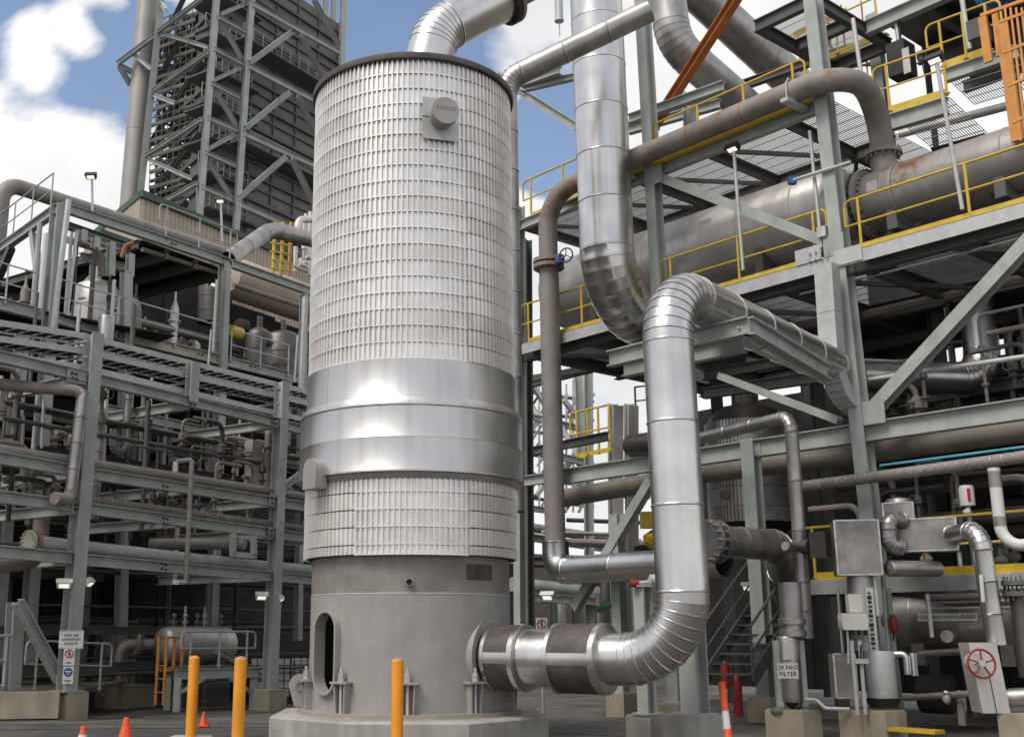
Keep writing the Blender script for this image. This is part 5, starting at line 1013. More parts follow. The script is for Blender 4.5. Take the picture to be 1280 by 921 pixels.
uvessel('dull round vessel behind the rails, near the left upper corner', 117, 362, 420, 27, KB+1.6); uvessel('ribbed dull upright vessel in the shade under the roof plate', 262, 352, 404, 16, KB+4, 'dark_vessel'); uvessel('half seen dark vessel beside the tall clad column', 352, 424, 474, 26, KB+2.5, 'dark_vessel'); uvessel('small dark vessel beside the second upright', 322, 420, 468, 17, KB+2.0, 'dark_vessel')
pipe('cranked_pipe', 'short cranked pale pipe at the middle of the upper floor', 'pipe', [Lp(172, 420, KB+.6), Lp(172, 374, KB+.6), Lp(155, 380, KB+1.2)], .11, 'grey_pipe', .3); lrun('floor_pipe', 'pale pipe running along the upper floor behind the rail', [(150, 396), (205, 410), (268, 426)], KB+.8, .12, 'tan_pipe'); lrun('roof_pipe', 'slim tan pipe under the roof beam', [(178, 312), (275, 342)], KB+.4, .07, 'tan_pipe'); lrun('roof_pipe', 'rust streaked pipe under the roof beam next to the clad column', [(292, 356), (378, 384)], KB+.6, .08, 'rusty_pipe')
lrun('curved_pipe', 'grey pipe curving down behind the corner upright', [(85, 300), (125, 312), (127, 345)], KB+1.0, .10, 'grey_pipe', .4); single('rust_elbow', MB().tube(fillet([Lp(152, 322, KB+.3), Lp(156, 308, KB+.3), Lp(166, 304, KB+.3)], .25, 6), .06, 10), 'rust_orange', 'small orange rusted elbow under the roof beam', 'pipe')
for i, (px0, y0, px1, y1, k, r, m, lab) in enumerate(((86, 250, 66, 412, KB-.35, .075, 'galv', 'pale post standing in front of the corner upright'), (58, 292, 49, 386, KB-.3, .07, 'white', 'white pipe hanging left of the corner upright'), (96, 290, 84, 394, KB-.2, .045, 'galv', 'thin pale conduit right of the corner upright'), (143, 350, 137, 430, KB-.3, .05, 'galv', 'thin pale riser left of the middle upright'), (271, 350, 266, 440, KB-.4, .04, 'galv', 'thin pale riser left of the second upright'), (281, 338, 275, 458, KB-.35, .045, 'tan_pipe', 'brown riser strapped to the second upright'), (381, 372, 376, 486, KB-.5, .09, 'galv', 'pale square looking post beside the clad column'), (372, 420, 368, 478, KB-.2, .03, 'white', 'thin white riser near the clad column'), (264, 412, 260, 458, KB-.3, .03, 'white', 'short white riser on the upper floor rail'))): spath('riser', lab, 'pipe', [Lp(px0, y0, k), Lp(px1, y1, k)], r, m)
single('lagged_stub', MB().lathe([(.2, -.5), (.21, .45), (.2, .47), (.05, .52)], Lp(132, 418, KB-.8), UP, 20), 'alu_dull', 'fat lagged pipe end rising at the tray tops', 'pipe')
mt = thing('orange_motor', 'orange and black motor on the upper floor behind the rail', 'motor', Lp(292, 414, KB+1)); part(mt, 'casing', MB().lathe([(.02, -.3), (.2, -.28), (.2, .2), (.02, .22)], Lp(295, 416, KB+1), PL.d, 18), 'yellow'); part(mt, 'fan_cover', MB().lathe([(.02, 0), (.24, .02), (.24, .3), (.02, .32)], Lp(298, 407, KB+1.1), PL.d, 18), 'rubber')
# big pipes over the roof
p = [Lp(2, 285, 9), Lp(4, 228, 9), Lp(200, 291, 9), Lp(300, 324, 9)]; p[0] = atz(p[1], p[0].z-1.2); zz1 = p[1].z; p[2].z = zz1; p[3].z = zz1; p[2] = Lp(200, 291, 9); p[3] = p[1]+(p[2]-p[1])*1.55
pipe('overhead_pipe', 'fat grey pipe with an elbow crossing above the left upper floors', 'pipe', p, .24, 'grey_pipe', .6, 22, None, (), 0, 10)
p = [Lp(286, 324, KB+1.2), Lp(338, 287, KB+1.2), Lp(440, 312, KB+1.2)]; rg_ = thing('ringed_pipe', 'ringed lagged pipe rising from the roof to the clad column', 'pipe', p[1]); lagged(rg_, p, .27, 1.3, 'alu_dull', 1.2, 8, 26)
lrun('roof_elbow', 'small pale elbow above the ringed pipe at the clad column', [(372, 300), (372, 275), (440, 272)], KB+3, .14, 'vessel', .4)
for px, y0, px1, y1, lab in ((121, 222, 116, 275, 'lamp on a thin pole above the left roof corner'), (281, 252, 278, 305, 'lamp on a thin pole in front of the beige building')):
    q = Lp(px, y0, KB+.3); floodlight(lab, q-PL.d*.2-UP*.06, -PL.d*.5-PL.m*.3-UP*.8, 'pole lamps on the left roof', 'rubber', None, Lp(px1, y1, KB+.3))
floodlight('lit lamp under the roof plate beside the shaded upright vessel', Lp(267, 356, KB+.5), -PL.m*.5-UP*.8, None, 'rubber')
for i, px in enumerate((254, 260, 267, 273)): spath('thin_riser', ('thin tan riser, first of four inside the rack', 'thin tan riser, second of four inside the rack', 'thin tan riser, third of four inside the rack', 'thin tan riser, fourth of four inside the rack')[i], 'pipe', [Lp(px, 500, 3.6), Lp(px-4, 600, 3.6)], .03+.012*(i % 2), 'tan_pipe', 'four thin risers inside the rack')
for i, (px, y0, y1, k) in enumerate(((55, 500, 560, 1.5), (28, 520, 565, 2), (180, 480, 590, 2.5), (190, 470, 590, 3.0), (134, 470, 600, 2.2), (209, 500, 600, 3.2), (300, 520, 600, 3.4), (222, 650, 730, 3), (60, 640, 700, 2.5), (160, 640, 690, 3), (270, 640, 700, 3))): spath('rack_riser', 'slender pale upright pipe inside the left rack, between its front and back columns', 'pipe', [Lp(px, y0, k), Lp(px-(y1-y0)*.05, y1, k)], (.035, .06, .05)[i % 3], ('galv', 'vessel', 'grey_pipe')[i % 3], 'pale uprights inside the left rack')
for a, b in (((120, 508), (262, 540)), ((275, 545), (345, 562)), ((120, 520), (215, 540)), ((0, 480), (40, 490))): part(lr, 'beam', MB().ibeam(Lp(*a, KB-.1), Lp(*b, KB-.1), .24, .16), 'steel')
for x, y0, y1 in ((163, 318, 346), (104, 288, 302), (139, 303, 345), (120, 297, 310)): part(us, 'stub_post', MB().ibeam(Lp(x, y0, KB), Lp(x-1, y1, KB), .18, .18, PL.m), 'steel')
def small_bore(Pn, t, k, z, h, l, r, m, lab, grp):
    c = Pn.at(t, k, z); b = MB().tube(fillet([c, c+UP*h, c+UP*h+Pn.d*l], r*4, 4), r, 8); v = c+UP*(h*rr.uniform(.3, .7)); b.lathe([(.02, -r*3), (r*2.2, -r*1.5), (r*2.2, r*1.5), (.02, r*3)], v, UP, 10).flange(c+UP*(h*.2), UP, r*2.3, .03, 6); b.tube([v, v-Pn.m*r*5], r*.4, 6); b.torus(v-Pn.m*r*5, Pn.m, r*2.4, r*.35, 14, 6) if rr.random() < .25 else b.bar(v-Pn.m*r*5, v-Pn.m*r*5+Pn.d*r*4, r*.6, r*.6); single('small_bore_pipe', b, m, lab, 'pipe', grp)
for i in range(64): z0, z1 = zz_s[i % 2]; small_bore(PL, -4+rr.random()*13, .5+rr.random()*3.2, rr.uniform(z0, z1-.9), rr.uniform(.5, 1.6), rr.uniform(.3, 1.4)*rr.choice((-1, 1)), rr.uniform(.025, .065), rr.choice(('grey_pipe', 'grey_pipe', 'dark_vessel', 'tan_pipe', 'steel_dark')), 'valved bent small bore pipe near the front of the left rack', 'small bore pipes in the left rack')
# clutter in the rack, its shade put into darker materials
gA, gB, gC, gD = 'uprights in the dark left bay', 'level pipes in the dark left bay', 'fittings on the upper floors', 'uprights on the lower left floor'
zz2 = [(.3, Lp(105, 635, 0).z-.4), (Lp(105, 635, 0).z-.2, Lp(109, 473, 0).z+.1), (Lp(109, 473, 0).z+.3, zD)]
for i in range(58):
    z0, z1 = zz2[1] if i % 4 else zz2[2]; t = -5+rr.random()*17; k = 1.0+rr.random()**1.5*7; lo_, hi_ = sorted((rr.uniform(z0, z1), rr.uniform(z0, z1)))
    if hi_-lo_ < 1.2: lo_, hi_ = z0, z1
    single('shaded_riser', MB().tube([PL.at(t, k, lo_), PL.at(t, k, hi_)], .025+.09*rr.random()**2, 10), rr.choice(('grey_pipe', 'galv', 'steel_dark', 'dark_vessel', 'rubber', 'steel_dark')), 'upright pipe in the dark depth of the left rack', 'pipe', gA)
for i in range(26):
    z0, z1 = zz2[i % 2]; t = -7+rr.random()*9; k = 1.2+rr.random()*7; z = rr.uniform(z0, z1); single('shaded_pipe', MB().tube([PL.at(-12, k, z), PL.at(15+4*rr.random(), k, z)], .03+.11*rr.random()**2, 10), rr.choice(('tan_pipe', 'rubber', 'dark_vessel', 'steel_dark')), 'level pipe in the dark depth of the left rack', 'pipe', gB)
for i in range(16):
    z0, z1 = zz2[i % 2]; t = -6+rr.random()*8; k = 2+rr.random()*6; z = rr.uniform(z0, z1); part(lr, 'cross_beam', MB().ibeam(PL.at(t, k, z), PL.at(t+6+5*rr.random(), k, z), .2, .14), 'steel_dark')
for i in range(75):
    t = -5+rr.random()*17; k = KB+.5+rr.random()*5.5; c = PL.at(t, k, zD+.2); h = .5+rr.random()*1.7; r = .06+.22*rr.random()**2; b = MB().lathe([(r, 0), (r, h*.7), (r*.6, h*.8), (.04, h*.85), (.04, h)], c, UP, 12).flange(c+UP*h*.5, UP, r*1.4, .04, 6); b.tube([c+UP*h*.4, c+UP*h*.4+PL.d*(.4+rr.random())], .03, 8); single('valve_fitting', b, rr.choice(('grey_pipe', 'dark_vessel', 'vessel', 'rubber', 'steel_dark')), 'small vessel fitting among the machinery of the upper floor', 'fitting', gC)
for i in range(30):
    t = -6+rr.random()*17; k = KB+.3+rr.random()*7; z1 = zT+.2 if t > t_a else zT+.6; single('floor_riser', MB().tube([PL.at(t, k, zD+.2), PL.at(t, k, zD+rr.uniform(1.2, zT-zD))], .025+.06*rr.random(), 8), rr.choice(('grey_pipe', 'galv', 'steel_dark', 'steel')), 'thin riser among the machinery of the upper floor', 'pipe', 'risers on the upper floors')
for i in range(24):
    t = -3+rr.random()*12; k = 3+rr.random()*5.5; c = PL.at(t, k, gz(0, 30)); z1 = zz2[0][1]; b = MB().tube([c, atz(c, z1)], .04+.1*rr.random()**2, 10); b.lathe([(.03, -.12), (.13, -.05), (.13, .05), (.03, .12)], c+UP*rr.uniform(.6, 2), UP, 10); single('shaded_riser', b, rr.choice(('rubber', 'dark_vessel', 'steel_dark', 'tan_pipe')), 'valved upright pipe in the dark ground floor of the left rack', 'pipe', gD)
# ================================================================== beyond: beige building, boiler tower, stack
BA, BB = P(176, 246, 48), P(338, 318, 55.5); BB.z = BA.z; BC = on_z(150, 268, BA.z)
bd_ = (BB-BA).normalized(); BBx = BA+bd_*18; bl_ = (BC-BA); bl_.z = 0; bl_.normalize(); hB = 9.0
bb = thing('beige_building', 'beige corrugated sheet building with a dark green roof edge', 'building', BA-UP*hB)
def corr(a, d, L_, h, nrm, pitch=.26, dep=.05):
    vs = []; fs = []; k = int(L_/pitch)
    for i in range(k):
        for f, o_ in ((0, 0), (.3, 0), (.42, 1), (.88, 1)): q = a+d*((i+f)*pitch)+nrm*(dep*o_); vs += [q, q-UP*h]
    for i in range(len(vs)//2-1): fs.append((2*i, 2*i+1, 2*i+3, 2*i+2))
    return MB().add(vs, fs)
nf = V((bd_.y, -bd_.x, 0)); nf = nf if nf.y < 0 else -nf
part(bb, 'front_wall', corr(BA, bd_, 18, hB, nf), 'beige'); part(bb, 'end_wall', corr(BA, bl_, 8, hB, V((-bl_.y, bl_.x, 0)) if V((-bl_.y, bl_.x, 0)).y < 0 else V((bl_.y, -bl_.x, 0))), 'beige')
part(bb, 'roof_edge', MB().bar(BA+UP*.1+nf*.12-bd_*.1, BBx+UP*.1+nf*.12, .2, .32), 'roof_green'); part(bb, 'roof_edge', MB().bar(BA+UP*.1, BA+bl_*8+UP*.1, .2, .32), 'roof_green'); part(bb, 'roof', MB().prism([BA, BBx, BBx+bl_*8, BA+bl_*8], UP*.08), 'roof_green')
lw = thing('beige_building', 'lower beige sheet wall half hidden behind the left roof beams', 'building', Lp(130, 330, 14)); pA = Lp(122, 292, 13); part(lw, 'wall', corr(pA, PL.d, 9, 1.3, -PL.m, .3, .05), 'beige'); part(lw, 'roof_edge', MB().bar(pA-PL.m*.1+UP*.05, pA+PL.d*9-PL.m*.1+UP*.05, .2, .2), 'roof_green')
rh = MB().lathe([(.02, -.5), (.6, -.4), (.8, 0), (.8, 7), (.6, 7.4), (.02, 7.5)], Lp(296, 349, 10), PL.d, 28); single('tan_vessel', rh, 'beige', 'tan rounded vessel top lying beyond the roof beam', 'vessel')
# boiler tower frame: corner B nearest, C beyond it to the right, A to the left
ft = thing('boiler_tower', 'tall braced steel tower enclosing a dark panelled casing', 'tower', P(245, 290, 70))
def up_line(px0, py0, px1, py1, Y): a, b = P(px0, py0, Y), P(px1, py1, Y); return a, b
Bt, Bb = P(270, 2, 70), P(247, 262, 70); Ct_, Cb = P(314, 2, 72.3), P(294, 268, 72.3); At, Ab = P(201, 2, 76), P(170, 258, 76); Dt, Db = P(405, 90, 79.5), P(396, 150, 79.5); Et, Eb = P(429, 2, 83), P(427, 90, 83)
def ext(a, b, n=.25): d = a-b; return a+d*n, b-d*n*.8
W_ = {}
for nme, (t, b) in dict(B=(Bt, Bb), C=(Ct_, Cb), A=(At, Ab), E=(Et, Eb)).items():
    t, b = ext(t, b, .2); x, y = (t.x+b.x)/2, (t.y+b.y)/2; W_[nme] = (t, b)
    part(ft, 'column', MB().ibeam(t, V((b.x, b.y, b.z-6)), .40, .40, V((.5, -.8, 0))), 'far_steel')
B2 = (P(262, 2, 76), P(244, 250, 76)); part(ft, 'column', MB().ibeam(ext(*B2)[0], ext(*B2)[1], .4, .4, V((.5, -.8, 0))), 'far_steel')
for px, Y in ((408, 84), (418, 86)): part(ft, 'column', MB().ibeam(P(px, -30, Y), P(px-5, 140, Y), .36, .36, V((.5, -.8, 0))), 'far_steel')
def fb2(a, Ya, b, Yb, d=.3, w=.26, m='far_steel', name='beam'): part(ft, name, MB().ibeam(P(*a, Ya), P(*b, Yb), d, w), m)
YA, YB, YC, YD, YE = 76, 69.8, 72.1, 79.2, 81
S = .2269
c8 = lambda x, y: (140+x*S, y*S)
for a, b in (((585, 95), (740, 180)), ((560, 270), (722, 355)), ((545, 460), (705, 542)), ((522, 650), (692, 722)), ((508, 840), (682, 915)), ((600, -90), (765, -5)), ((490, 1030), (665, 1105))): fb2(c8(*a), YB, c8(*b), YC)
for a, b in (((775, 25), (1255, 292)), ((755, 368), (1180, 590)), ((722, 735), (1150, 930)), ((690, 1120), (1120, 1310)), ((800, -330), (1300, -60))): fb2(c8(*a), YC, c8(*b), YD, .42)
for a, b in (((762, 345), (1002, 170)), ((1040, 195), (1172, 450)), ((738, 705), (982, 508)), ((1020, 530), (1135, 770)), ((700, 1090), (960, 862)), ((990, 875), (1120, 1140)), ((1110, -5), (1250, 255)), ((790, -20), (1030, -180))): fb2(c8(*a), YC if a[0] < 1000 else 75.6, c8(*b), 75.6 if a[0] < 1000 else YD, .36, .32, 'far_steel', 'brace')
for a, b in (((592, 110), (714, 325)), ((602, 78), (742, 20)), ((556, 445), (722, 368)), ((552, 478), (686, 692)), ((522, 826), (686, 740)), ((512, 865), (660, 1090))): fb2(c8(*a), YB+.4, c8(*b), YC+.2, .26, .26, 'far_steel', 'brace')
for a, b in (((250, 180), (492, -5)), ((215, 510), (530, 290)), ((180, 862), (495, 660)), ((150, 1190), (470, 1010))): fb2(c8(*a), YA, c8(*b), YB)
for a, b in (((258, 182), (528, 262)), ((222, 520), (345, 570)), ((186, 872), (440, 985)), ((150, 1180), (380, 1110)), ((270, 20), (300, 60))): fb2(c8(*a), YA, c8(*b), YB+2.5, .28, .28, 'far_steel', 'brace')
for a, b in (((185, 835), (510, 310)), ((225, 495), (385, 200)), ((150, 1150), (500, 720)), ((250, 300), (420, -60))): fb2(c8(*a), YA+3, c8(*b), YB+5, .34, .3, 'steel_dark', 'brace')
for a, b in (((30, 352), (250, 188)), ((32, 360), (118, 402)), ((45, 375), (102, 470)), ((120, 300), (215, 380))): fb2(c8(*a), 77, c8(*b), YA+.5 if b[0] > 150 else 78, .34, .3, 'far_steel', 'bracket')
# casing: panelled box set back from the frame, with stiffeners
n_f = V((PL.d.y, -PL.d.x, 0)); Cx = (W_['C'][0]+W_['C'][1])/2
o_ = P(303, 140, 72.3)+PL.d*.5-n_f*2.3; zb0, zt0 = P(300, 330, 74).z, P(310, -60, 74).z; hp = (zt0-zb0)/13
for i in range(13):
    for j in range(5): part(ft, 'casing_panel', MB().box(V((o_.x, o_.y, zb0+hp*(i+.5)))+PL.d*(1.2+2.45*j), 2.4, .12, hp-.05, PL.d, n_f), 'far_panel')
    part(ft, 'stiffener', MB().bar(V((o_.x, o_.y, zb0+hp*i))+n_f*.16, V((o_.x, o_.y, zb0+hp*i))+n_f*.16+PL.d*12.3, .3, .22), 'steel_dark')
    part(ft, 'stiffener', MB().bar(V((o_.x, o_.y, zb0+hp*(i+.55)))+n_f*.12, V((o_.x, o_.y, zb0+hp*(i+.55)))+n_f*.12+PL.d*12.3, .18, .12), 'steel_dark')
for j in range(6): part(ft, 'stiffener', MB().bar(V((o_.x, o_.y, zb0))+PL.d*(2.45*j)+n_f*.1, V((o_.x, o_.y, zt0))+PL.d*(2.45*j)+n_f*.1, .14, .2, n_f), 'steel_dark')
part(ft, 'casing_side', MB().box(V((o_.x, o_.y, (zb0+zt0)/2))-n_f*1.6, .1, 3.2, zt0-zb0, PL.d, n_f), 'far_panel'); part(ft, 'casing_end', MB().box(V((o_.x, o_.y, (zb0+zt0)/2))-n_f*1.6+PL.d*12.3, .1, 3.2, zt0-zb0, PL.d, n_f), 'far_panel')
# landings, stairs and rails inside the frame
lv = [P(270, y, 71).z for y in (-20, 30, 75, 118, 162, 205, 250)]
for i, z in enumerate(lv):
    c = V((Bb.x-.3, 74.2, z)); 
    part(ft, 'landing', MB().box(c-PL.m*0+V((.6, .6, 0)), 4.6, 3.0, .12, PL.d, PL.m), 'steel_dark'); part(ft, 'landing', MB().box(V((Bb.x-2.0, 77.5, z+.9)), 2.2, 2.2, .12, PL.m, PL.d), 'steel_dark')
    rl = MB(); 
    for j in range(9): q = c-PL.d*2.4-PL.m*1.5+PL.d*(.6*j); rl.bar(q, q+UP*1.1, .05, .05, V((0, 1, 0)))
    for h in (.55, 1.1): rl.bar(c-PL.d*2.4-PL.m*1.5+UP*h, c+PL.d*2.4-PL.m*1.5+UP*h, .05, .05)
    part(ft, 'landing_rail', rl, 'far_steel', None, 'stuff')
    if i: 
        a = V((Bb.x-5.0, 78.2, z+.9)); b = V((Bb.x-1.2, 75.0, lv[i-1]-.1)); stp = MB()
        for s in (0, 1): stp.bar(a+V((.9*s, .9*s, 0)), b+V((.9*s, .9*s, 0)), .08, .3).bar(a+V((.9*s, .9*s, 1.0)), b+V((.9*s, .9*s, 1.0)), .05, .05)
        for j in range(9): q = a+(b-a)*(j/9); stp.box(q+V((.45, .45, 0)), 1.2, .3, .04, V((.7, .7, 0)), V((-.7, .7, 0)))
        part(ft, 'stair_flight', stp, 'steel_dark')
    r2 = MB(); q0 = V((o_.x, o_.y, z+.2))+n_f*1.6; r2.box(q0+PL.d*6-n_f*.7, 12, 1.7, .1, PL.d, n_f) if i in (1, 4) else None
    if i in (1, 4): 
        part(ft, 'gallery', r2, 'steel_dark'); r3 = MB()
        for j in range(13): r3.bar(q0+PL.d*j, q0+PL.d*j+UP*1.1, .05, .05, V((0, 1, 0)))
        for h in (.55, 1.1): r3.bar(q0+UP*h, q0+PL.d*12+UP*h, .05, .05)
        part(ft, 'gallery_rail', r3, 'far_steel', None, 'stuff')
for i in range(10):
    px = rr.uniform(212, 250); q = P(px, 20, 78.5); part(ft, 'riser', MB().tube([V((q.x, q.y, lv[-1]-4)), V((q.x, q.y, lv[0]+2))], .07+.1*rr.random(), 8), 'steel_dark')
for i in range(12):
    z = lv[0]-3.0*i-1; part(ft, 'cross_beam', MB().bar(V((Ab.x+1, 78, z)), V((Bb.x+1, 73.5, z)), .25, .25), 'steel_dark')
    part(ft, 'cross_beam', MB().bar(V((Bb.x-6, 80, z-1.2)), V((Bb.x+3, 79, z+1.2)), .2, .2), 'steel_dark')
    part(ft, 'cross_beam', MB().bar(V((Bb.x-6, 80, z+1.2)), V((Bb.x+3, 79, z-1.2)), .2, .2), 'far_steel')
for i in range(len(lv)*2):
    z = lv[0]-(lv[0]-lv[-1])*i/(len(lv)*2-1); x0 = Bb.x-5.6+.15*i/3; sf = MB()
    for s in (0, .9): sf.bar(V((x0, 78.5+s, z)), V((x0+3.6, 76+s, z+2.2 if i % 2 else z-2.2)), .07, .28).bar(V((x0, 78.5+s, z+1)), V((x0+3.6, 76+s, z+3.2 if i % 2 else z-1.2)), .05, .05)
    for j in range(8): f = j/8; sf.box(V((x0+3.6*f, 78.95-2.5*f, z+(2.2 if i % 2 else -2.2)*f)), .3, 1.0, .04)
    part(ft, 'stair_flight', sf, 'steel_dark' if i % 2 else 'far_panel'); g_ = MB()
    for j in range(8): q = V((x0-.4+.5*j, 78-.3*j, z)); g_.bar(q, q+UP*1.1, .05, .05, V((0, 1, 0)))
    for h in (0, .55, 1.1): g_.bar(V((x0-.4, 78, z+h)), V((x0+3.4, 75.7, z+h)), .06, .06 if h else .25)
    part(ft, 'landing_rail', g_, 'far_panel', None, 'stuff')
    part(ft, 'cross_beam', MB().bar(V((x0-.6, 80.5, z-1)), V((x0+4.5, 80, z+1.5)), .22, .22), 'steel_dark')
# the stack beside it
a, b = P(163, 262, 78), P(186.5, -20, 78); sk2 = thing('chimney_stack', 'tall round grey steel stack left of the braced tower', 'chimney', a); r = hw(13.2, P(170, 150, 78)); d = (b-a); k = 3
for i in range(-1, k+1): p, q = a+d*(i/k), a+d*((i+1)/k); part(sk2, 'stack_section', MB().lathe([(r, 0), (r+.02, .02), (r+.02, .10), (r, .12), (r, (q-p).length)], p, d, 40), 'stack')
# yellow caged ladder on the roof by the clad column
yl = thing('caged_ladder', 'yellow caged ladder and platform on the roof beside the clad column', 'ladder', Lp(348, 345, 9))
for px in (341, 351, 361): part(yl, 'stile', MB().bar(Lp(px, 345, 9), Lp(px+3, 278, 9), .1, .1, PL.m), 'yellow' if px < 360 else 'ladder_orange')
for y in (282, 292, 303, 314, 325, 335): part(yl, 'hoop', MB().bar(Lp(338, y, 8.9), Lp(364, y+4, 8.9), .06, .06), 'yellow')
ml = thing('roof_machinery', 'grey pipes and machinery on the roof beside the clad column', 'machinery', Lp(375, 345, 9)); mbx = MB()
for i in range(14): q = Lp(rr.uniform(362, 392), rr.uniform(310, 345), 8+2*rr.random()); mbx.tube([q, q+(UP if i % 2 else PL.d)*rr.uniform(.6, 2)], .05+.08*rr.random(), 8)
part(ml, 'pipework', mbx, 'vessel', None, 'stuff')
# rack seen in the gap right of the column
sc_ = thing('scaffold_lattice', 'pale lattice of thin bars seen through the gap right of the clad column', 'lattice', P(690, 560, 43))
for i in range(9):
    part(sc_, 'upright', MB().bar(P(657+8.5*i, 480-6*(i % 3), 43+.3*(i % 2)), P(657+8.5*i, 640, 43+.3*(i % 2)), .07, .07, V((0, 1, 0))), 'galv')
    for y in (500, 530, 560, 590, 618)[i % 2::2]: part(sc_, 'brace', MB().bar(P(655+8.5*i, y+22, 43.2), P(675+8.5*i, y-8, 43.5), .08, .08), 'galv' if i % 3 else 'steel_dark')
for y in (488, 512, 537, 566, 595, 620): part(sc_, 'ledger', MB().bar(P(650, y, 43.1), P(742, y+14, 44.6), .09, .12), 'steel' if y % 2 else 'steel_dark')
for a, b, Y0, Y1 in (((655, 475), (770, 455), 29, 28), ((655, 448), (775, 436), 30, 28)): part(rs, 'floor_brace', MB().bar(P(*a, Y0), P(*b, Y1), .16, .16), 'steel_dark')
gr = thing('distant_rack', 'distant pale pipe rack seen through the gap right of the clad column', 'pipe rack', P(700, 800, 40))
for a, b, Y0, Y1, d_ in (((640, 668), (790, 690), 38, 40, .26), ((640, 700), (790, 716), 38, 40, .2), ((650, 745), (760, 752), 37, 38, .25), ((640, 632), (700, 640), 39, 40, .2), ((655, 590), (700, 610), 39, 40, .25), ((655, 560), (740, 580), 41, 42, .25), ((660, 520), (735, 538), 42, 43, .22)): part(gr, 'beam', MB().ibeam(P(*a, Y0), P(*b, Y1), d_, .2), 'steel')
for a, b, Y in (((737, 800), (735, 430), 38), ((768, 800), (766, 505), 36), ((790, 800), (786, 505), 36.5), ((727, 620), (723, 470), 42)): part(gr, 'column', MB().ibeam(P(*a, Y), P(*b, Y), .3, .3), 'steel')
for a, b in (((658, 545), (690, 505)), ((690, 545), (660, 500)), ((700, 590), (735, 545)), ((735, 590), (700, 530)), ((670, 620), (700, 580)), ((697, 600), (725, 560)), ((665, 480), (690, 520)), ((705, 500), (735, 540))): part(gr, 'brace', MB().bar(P(*a, 42), P(*b, 42.5), .16, .16), 'galv')
for (a, b, r, m, lab) in (((640, 656), (800, 679), .16, 'grey_pipe', 'tan pipe on the distant rack, higher of two'), ((640, 694), (800, 708), .13, 'grey_pipe', 'tan pipe on the distant rack, lower of two'), ((640, 730), (770, 744), .24, 'steel', 'fat pale pipe low on the distant rack')): single('distant_pipe', MB().tube([P(*a, 37.5), P(*b, 39.5)], r, 14), m, lab, 'pipe')
for i, (px, Y, y0, y1) in enumerate(((772, 30, 508, 690), (791, 30.5, 508, 690))): bx_ = thing('box_column', ('square pale duct column in the gap, left of the pair', 'square pale duct column in the gap, right of the pair')[i], 'duct', P(px, y1, Y)); part(bx_, 'duct_sheet', MB().bar(P(px, y0, Y), P(px, y1, Y), .27, .3, V((0, 1, 0))), 'vessel')
rail('distant yellow guard rail seen through the gap under the mid platform', [P(722, 572, 36), P(763, 564, 35)], 1.5, .5, 'yellow', .035, True, None, (1, 0)); rail('distant thin dark rail beside the square duct columns', [P(795, 520, 37), P(815, 518, 37)], 1.0, .4, 'rubber', .03, False)
pipe('blunt_pipe', 'dark blunt pipe end beside the exhaust duct under the mid platform', 'pipe', [P(790, 557, 24), P(830, 553, 23)], .25, 'dark_vessel')
ylb = thing('yellow_box', 'yellow cabinet and lamp housing glimpsed left of the exhaust duct', 'cabinet', P(810, 650, 28)); part(ylb, 'cabinet', MB().box(P(809, 650, 28), .32, .3, .4), 'yellow'); part(ylb, 'cover', MB().lathe([(.02, 0), (.2, .05), (.22, .3), (.02, .35)], P(808, 678, 28), V((1, .3, .5)), 16), 'yellow'); single('dark_board', MB().box(P(806, 690, 28.5), .5, .3, .3), 'bay_shade', 'dark panel just above the shiny lagged pipe', 'panel')
gs = thing('green_canopy', 'bright green sloped panel below the shiny lagged pipe', 'panel', P(762, 758, 26)); part(gs, 'panel', MB().prism([P(745, 762, 26), P(773, 752, 26), P(774, 756, 26.6), P(747, 766, 26.6)], UP*.08), 'green')
for i, (px, py, Y) in enumerate(((684, 747, 25), (935, 735, 27))): floodlight(('lit lamp under the fat pale pipe right of the clad column', 'lit lamp in the dark behind the stair')[i], P(px, py, Y), V((-.3, -.6, -.7)), None, 'galv')
nb_ = thing('prohibition_sign', 'small no pedestrians sign above the duct collar', 'sign', P(677, 781, 22)); c = P(677, 781, 22); part(nb_, 'sign_plate', MB().box(c, .22, .01, .28), 'white'); part(nb_, 'red_ring', MB().ring(c+V((0, -.008, .02)), V((0, -1, 0)), .09, .07, .004, 24).bar(c+V((-.055, -.01, .075)), c+V((.055, -.01, -.035)), .004, .016, V((0, 1, 0))), 'sign_red'); part(nb_, 'figure', MB().box(c+V((0, -.007, .01)), .03, .004, .08).disc(c+V((0, -.007, .065)), V((0, -1, 0)), .014, .003, 10), 'ink'); part(nb_, 'sign_post', MB().tube([c+V((0, .03, .1)), V((c.x, c.y+.03, 0))], .03, 8), 'galv')
dw = thing('dark_backdrop', 'dark backdrop added low behind the gap right of the clad column', 'building', P(760, 795, 50))
for i in range(8): q = P(640+38*i, 795, 50); part(dw, 'shade_sheet', MB().box(V((q.x, 50+.03*(i % 2), 2.4)), 1.32, .1, 5.0-.5*(i % 3)), 'brown_backdrop' if i % 3 else 'bay_shade')  # backdrop sheets added to darken the foot of the gap
for i in range(30):
    Y = rr.uniform(31, 44); px = rr.uniform(655, 800); q = P(px, 790, Y); h = rr.uniform(1.5, 6.5); vert = i % 3; b = MB().tube([V((q.x, Y, 0 if vert else h)), V((q.x, Y, h))] if vert else [V((q.x-.5, Y, h)), V((q.x+2.5, Y+1, h))], rr.uniform(.05, .16), 8); single('distant_pipe', b, rr.choice(('grey_pipe', 'steel_dark', 'steel', 'dark_vessel')), 'pipe of the distant plant seen through the gap right of the clad column', 'pipe', 'pipes of the distant plant in the gap')
